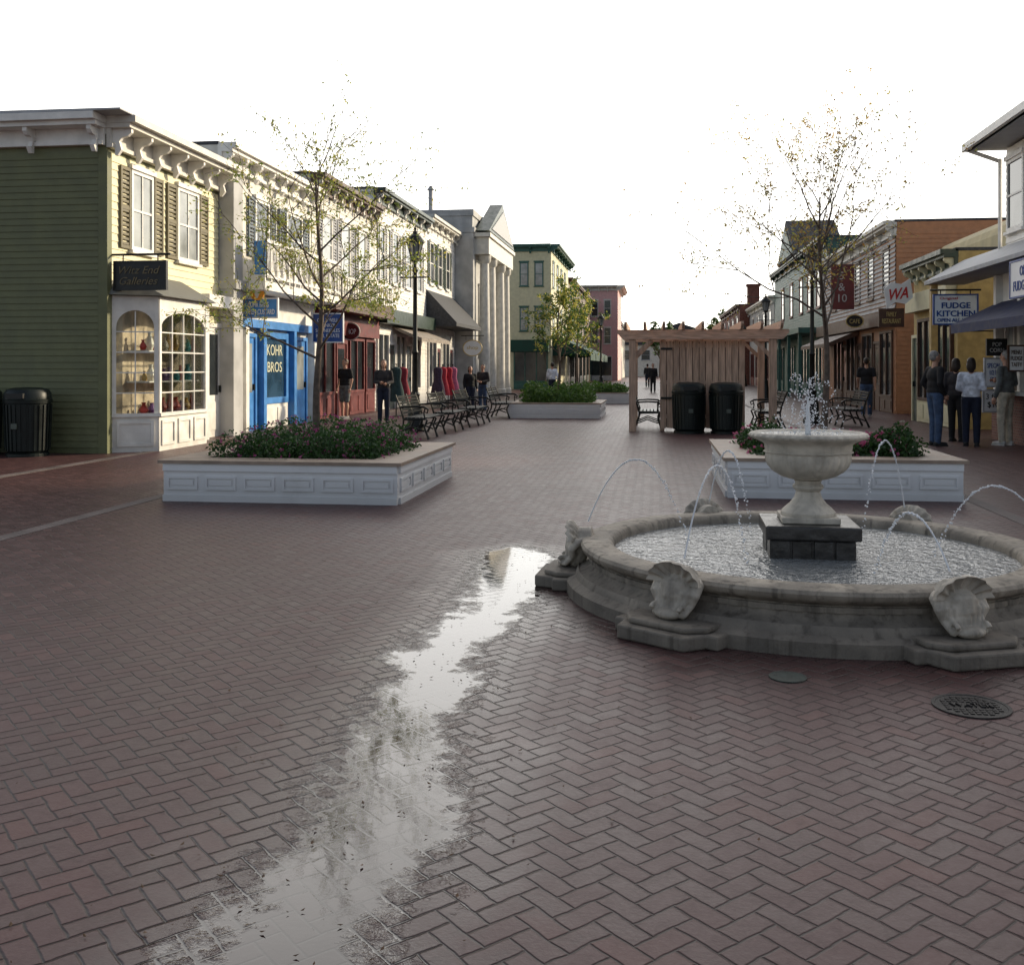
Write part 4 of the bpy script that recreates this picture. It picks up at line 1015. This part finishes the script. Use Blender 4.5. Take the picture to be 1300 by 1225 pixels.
tag(m.build('fallen_leaves',pm('dead_leaf',(.09,.05,.025),.8,.4,30,0),recalc=False),'tiny fallen leaves scattered over the wet streak','leaves',kind='stuff')

# ------------------------------------------------------------------ PEOPLE
def remeshed(mb,vox,it=3):
    me=mb.mesh('tmp'); ob=bpy.data.objects.new('tmp',me); C.objects.link(ob)
    r=ob.modifiers.new('r','REMESH'); r.mode='VOXEL'; r.voxel_size=vox
    s=ob.modifiers.new('s','SMOOTH'); s.factor=.5; s.iterations=it
    bpy.context.view_layer.update(); dg=bpy.context.evaluated_depsgraph_get()
    m2=bpy.data.meshes.new_from_object(ob.evaluated_get(dg)); out=MB()
    out.add([v.co.copy() for v in m2.vertices],[tuple(p.vertices) for p in m2.polygons])
    bpy.data.objects.remove(ob); bpy.data.meshes.remove(m2)
    return out
def cm(n,c): return pm('cloth_'+n,c,.85,.3,12,.3,bs=25)
def person(label,loc,face,H,top,bottom,hairc,pose='stand',vox=.016,long_hair=False,shorts=False,short_sleeve=False,shoec=(.03,.03,.03),broad=1.0):
    r=thing('person',label,'person',(loc[0],loc[1],0),None,face,local=True); r.scale=(H/1.75,)*3
    w=broad; sh=.185*w
    ank=[Vector((.10,.0,.085)),Vector((-.10,.02,.085))]; knee=[Vector((.10,.02,.49)),Vector((-.10,.03,.49))]
    if pose=='walk':
        ank=[Vector((.09,.27,.10)),Vector((-.09,-.27,.13))]; knee=[Vector((.09,.17,.50)),Vector((-.09,-.02,.49))]
    hip=[Vector((.09*w,0,.93)),Vector((-.09*w,0,.93))]
    E=[Vector((sh+.05,-.03,1.15)),Vector((-sh-.05,-.03,1.15))]; W=[Vector((sh+.06,.05,.90)),Vector((-sh-.06,.05,.90))]
    if pose=='walk': W=[Vector((sh+.05,-.12,.92)),Vector((-sh-.05,.20,.96))]; E=[Vector((sh+.05,-.10,1.16)),Vector((-sh-.05,.0,1.15))]
    if pose=='hold': W=[Vector((.07,.27,1.13)),Vector((-.09,.27,1.10))]
    if pose=='one': W=[Vector((sh-.02,.27,1.2)),Vector((-sh-.06,.05,.90))]
    if pose=='pocket': W=[Vector((sh-.0,.08,.95)),Vector((-sh+.0,.08,.95))]; E=[Vector((sh+.09,-.07,1.17)),Vector((-sh-.09,-.07,1.17))]
    b=MB()
    for i in (0,1):
        b.capsule(hip[i],knee[i],.085,.055); b.capsule(knee[i],ank[i],.055,.038); b.ell(knee[i]+(ank[i]-knee[i])*.3-Vector((0,.018,0)),(.052,.055,.11))
        b.capsule(ank[i]+Vector((0,-.03,-.045)),ank[i]+Vector((0,.14,-.055)),.036,.028)
        S_=Vector(((sh if i==0 else -sh),0,1.42)); b.capsule(S_,E[i],.052,.040); b.capsule(E[i],W[i],.040,.026)
        d=(W[i]-E[i]).normalized(); b.ell(W[i]+d*.055,(.034,.034,.05))
    b.ell((0,0,1.0),(.165*w,.115,.14)); b.ell((0,0,1.13),(.145*w,.105,.16)); b.ell((0,.005,1.30),(.175*w,.115,.17)); b.capsule((-sh+.02,0,1.425),(sh-.02,0,1.425),.05,.05)
    b.capsule((0,-.01,1.44),(0,.01,1.56),.055,.05)
    b.ell((0,.005,1.655),(.075,.092,.105)); b.ell((0,.03,1.59),(.052,.06,.05)); b.capsule((0,.095,1.655),(0,.113,1.622),.010,.015); 
    for s_ in (-1,1): b.ell((s_*.078,0,1.64),(.012,.022,.032),8,6)
    b.ell((0,.078,1.60),(.026,.014,.008),8,5)
    for i in (0,1):
        d=(W[i]-E[i]).normalized(); p=W[i]+d*.085; sx=1 if i==0 else -1
        side=Vector((0,1,0)); side=(side-d*side.dot(d)).normalized(); inn=d.cross(side).normalized()
        if inn.x*sx>0: inn=-inn
        for k in range(4):
            q=p+side*(.032-.021*k); L=(.036,.042,.039,.03)[k]; q2=q+d*L*.9+inn*.006; q3=q2+d*L*.7+inn*.02
            b.path([q-d*.02,q,q2,q3],[.0095,.0095,.009,.008],7)
        q=W[i]+d*.04+side*.028; b.path([q,q+side*.024+d*.02+inn*.008,q+side*.032+d*.045+inn*.016],[.012,.011,.009],7)
    bv=.0085 if vox<.016 else (.011 if vox<.02 else .018)
    body=remeshed(b,bv,2).build('body',skin,r,smooth=True,sharp=180,recalc=False)
    for s_ in (-.03,.03): MB().ell((s_,.088,1.665),(.011,.008,.007),8,5).build('eye',signblk,r)
    t=MB(); t.ell((0,0,.98),(.178*w,.13,.13))
    for i in (0,1):
        if shorts: t.capsule(hip[i],hip[i].lerp(knee[i],.85),.108,.09)
        else: t.capsule(hip[i],knee[i],.103,.078); t.capsule(knee[i],ank[i]+Vector((0,-.005,.0)),.078,.062)
    remeshed(t,vox).build('trousers' if not shorts else 'shorts',bottom,r,smooth=True,sharp=180,recalc=False)
    t=MB(); t.ell((0,0,1.02),(.182*w,.135,.13)); t.ell((0,0,1.13),(.168*w,.128,.17)); t.ell((0,.005,1.30),(.193*w,.133,.17)); t.capsule((-sh+.01,0,1.42),(sh-.01,0,1.42),.063,.063)
    for i in (0,1):
        S_=Vector(((sh if i==0 else -sh),0,1.415))
        if short_sleeve: t.capsule(S_,S_.lerp(E[i],.7),.07,.066)
        else: t.capsule(S_,E[i],.068,.056); t.capsule(E[i],E[i].lerp(W[i],.93),.056,.042)
    remeshed(t,vox).build('shirt',top,r,smooth=True,sharp=180,recalc=False)
    h=MB(); h.ell((0,-.02,1.68),(.085,.095,.098)); 
    if long_hair: h.ell((0,-.05,1.60),(.085,.065,.14)); h.ell((.065,-.01,1.61),(.025,.05,.09)); h.ell((-.065,-.01,1.61),(.025,.05,.09))
    else: h.ell((0,-.045,1.64),(.078,.06,.07))
    remeshed(h,.012 if vox<.02 else .02,1).build('hair',hairc,r,smooth=True,sharp=180,recalc=False)
    for i in (0,1):
        m=MB().capsule(ank[i]+Vector((0,-.035,-.035)),ank[i]+Vector((0,.15,-.05)),.047,.038).box(ank[i].x-.045,ank[i].x+.045,ank[i].y-.08,ank[i].y+.18,ank[i].z-.085,ank[i].z-.06)
        m.build('shoe',cm('shoe%s'%(shoec,),shoec),r,smooth=True)
    return r
blackc=cm('black',(.012,.012,.014)); jeans=cm('denim',(.05,.085,.16)); dj=cm('dark_denim',(.015,.02,.04)); khaki=cm('khaki',(.50,.46,.37)); whitec=cm('white',(.70,.73,.80)); greyc=cm('grey',(.13,.14,.14)); darkc=cm('dark',(.03,.027,.03))
hd=pm('hair_dark',(.025,.015,.01),.5,.3,30,.4,bs=80); hg=pm('hair_grey',(.25,.24,.23),.6,.3,30,.4,bs=80); hb_=pm('hair_brown',(.09,.05,.03),.5,.3,30,.4,bs=80)
def W_(px,Y): return C2W((px-650)/1300*Y,Y)
person('man in black T-shirt and dark shorts standing in front of the red shopfront',W_(438,29.6),pi-.5,1.72,blackc,greyc,hb_,'stand',shorts=True,short_sleeve=True,shoec=(.3,.3,.3),broad=1.12)
person('woman in dark jacket and dark trousers walking past the red shopfront',W_(487,27.3),pi+.2,1.68,darkc,dj,hb_,'hold',long_hair=True)
person('person in black top standing behind the left benches, left of a pair',W_(597,33.5),pi+.5,1.52,blackc,dj,hd,'stand',long_hair=True,vox=.022)
person('person in dark jacket standing behind the left benches, right of a pair',W_(613,35),pi-.3,1.58,darkc,jeans,hd,'hold',vox=.022)
person('person in pale top beyond the hedge planter in the middle distance',W_(701,46),.3,1.68,whitec,dj,hd,'walk',vox=.03)
person('distant person in black coat left of the pergola, standing still',W_(829,60),pi,1.7,blackc,blackc,hd,'stand',vox=.03)
person('distant person in dark clothes walking away at the end of the street',W_(822,75),0,1.72,darkc,dj,hd,'walk',vox=.03)
person('man in black shirt and blue jeans walking away along the right shops',W_(1100,30.2),-.2,1.76,blackc,jeans,hd,'walk',shoec=(.3,.3,.3),short_sleeve=True)
person('grey haired man in dark jacket and blue jeans standing left of the counter queue',W_(1187,19.5),-1.3,1.79,blackc,jeans,hg,'pocket',broad=1.1,vox=.014)
person('dark haired woman in dark clothes, mostly behind the woman in white',W_(1214,20.6),-.6,1.66,darkc,blackc,hd,'stand',long_hair=True,vox=.014)
person('woman in white long sleeved top and dark jeans seen from behind at the counter',W_(1233,19.4),-.35,1.66,whitec,dj,hd,'hold',long_hair=True,vox=.014)
person('older man in grey sweater and khaki trousers at the shop counter',W_(1277,19.6),.7,1.80,greyc,khaki,hg,'one',shoec=(.5,.5,.48),broad=1.05,vox=.014)
for i,(px,Y,colr) in enumerate(((503,31,(.03,.06,.06)),(511,31.6,(.25,.03,.045)),(562,38,(.4,.03,.05)),(569,38.5,(.35,.02,.04)),(575,39.5,(.45,.12,.22)),(556,37.5,(.06,.04,.07)))):
    x,y=W_(px,Y); nm=('dark teal dress','deep red dress','bright red dress','scarlet dress','pink dress','dark purple dress')[i]
    rt=thing('dress_stand','%s displayed on a stand outside the left shops'%nm,'dress stand',(x,y,0),'dresses displayed outside the shops')
    MB().lathe([(.2,0),(.2,.02),(.02,.04),(.015,1.55),(.03,1.6)],(x,y,0),12).build('stand',iron,rt)
    d=MB(); n_=20; pr=[(.28,.45),(.22,.8),(.14,1.1),(.17,1.35),(.15,1.45),(.05,1.5)]
    vs=[];fs=[]
    for k in range(n_):
        a=2*pi*k/n_
        for (rr,z) in pr:
            q=rr*(1+.08*cos(6*a)*(1.1-z)); vs.append((x+q*cos(a),y+q*.6*sin(a),z))
    for k in range(n_):
        for j in range(5): a=k*6+j; b=((k+1)%n_)*6+j; fs.append((a,b,b+1,a+1))
    d.add(vs,fs).build('dress',cm('dress%d'%i,colr),rt,smooth=True)

# ------------------------------------------------------------------ CAMERA, LIGHT, WORLD
cam=bpy.data.cameras.new('camera'); co=bpy.data.objects.new('camera',cam); C.objects.link(co)
co.location=(0,0,CH); co.rotation_euler=(pi/2,0,A); cam.lens=36; cam.sensor_width=36; cam.sensor_fit='HORIZONTAL'
cam.shift_y=-(612.5-466)/1300; cam.clip_end=3000; cam.clip_start=.05
bpy.context.scene.camera=co
sd=Vector((.80,.62,0)).normalized()*cos(rad(19))+Vector((0,0,sin(rad(19))))
sl=bpy.data.lights.new('sun','SUN'); sl.energy=5.0; sl.angle=rad(3); sl.color=(1,.84,.60)
so=bpy.data.objects.new('sun',sl); C.objects.link(so); so.rotation_euler=(-sd).to_track_quat('-Z','Y').to_euler()
w=bpy.data.worlds.new("World"); bpy.context.scene.world=w; w.use_nodes=True
t=NT(w); bg=t.n['Background']; out=t.n['World Output']
sk=t.node('ShaderNodeTexSky'); sk.sky_type='NISHITA'; sk.sun_disc=False; sk.sun_elevation=rad(19); sk.sun_rotation=math.atan2(sd.x,sd.y)
t.l.new(sk.outputs[0],bg.inputs[0]); bg.inputs[1].default_value=.07
tc=t.node('ShaderNodeTexCoord'); vm=t.node('ShaderNodeVectorMath'); vm.operation='DOT_PRODUCT'; t.l.new(tc.outputs['Generated'],vm.inputs[0]); vm.inputs[1].default_value=Vector((.15,.95,.25)).normalized()
v=vm.outputs['Value']
spz=t.node('ShaderNodeSeparateXYZ'); t.l.new(tc.outputs['Generated'],spz.inputs[0])
fall=t.mr(spz.outputs[2],.36,.68,1.0,.5)
hz=t.mix(t.mr(v,-.2,.9),(.86,.89,1.0),(1,.95,.88))
bg2=t.node('ShaderNodeBackground'); t.l.new(hz,bg2.inputs[0]); t.l.new(t.m('MULTIPLY',t.mr(v,.0,.93,.34,2.4),fall),bg2.inputs[1])
ad=t.node('ShaderNodeAddShader'); t.l.new(bg.outputs[0],ad.inputs[0]); t.l.new(bg2.outputs[0],ad.inputs[1]); t.l.new(ad.outputs[0],out.inputs[0])
bpy.context.scene.view_settings.view_transform='Standard'; bpy.context.scene.view_settings.look='None'; bpy.context.scene.view_settings.exposure=0
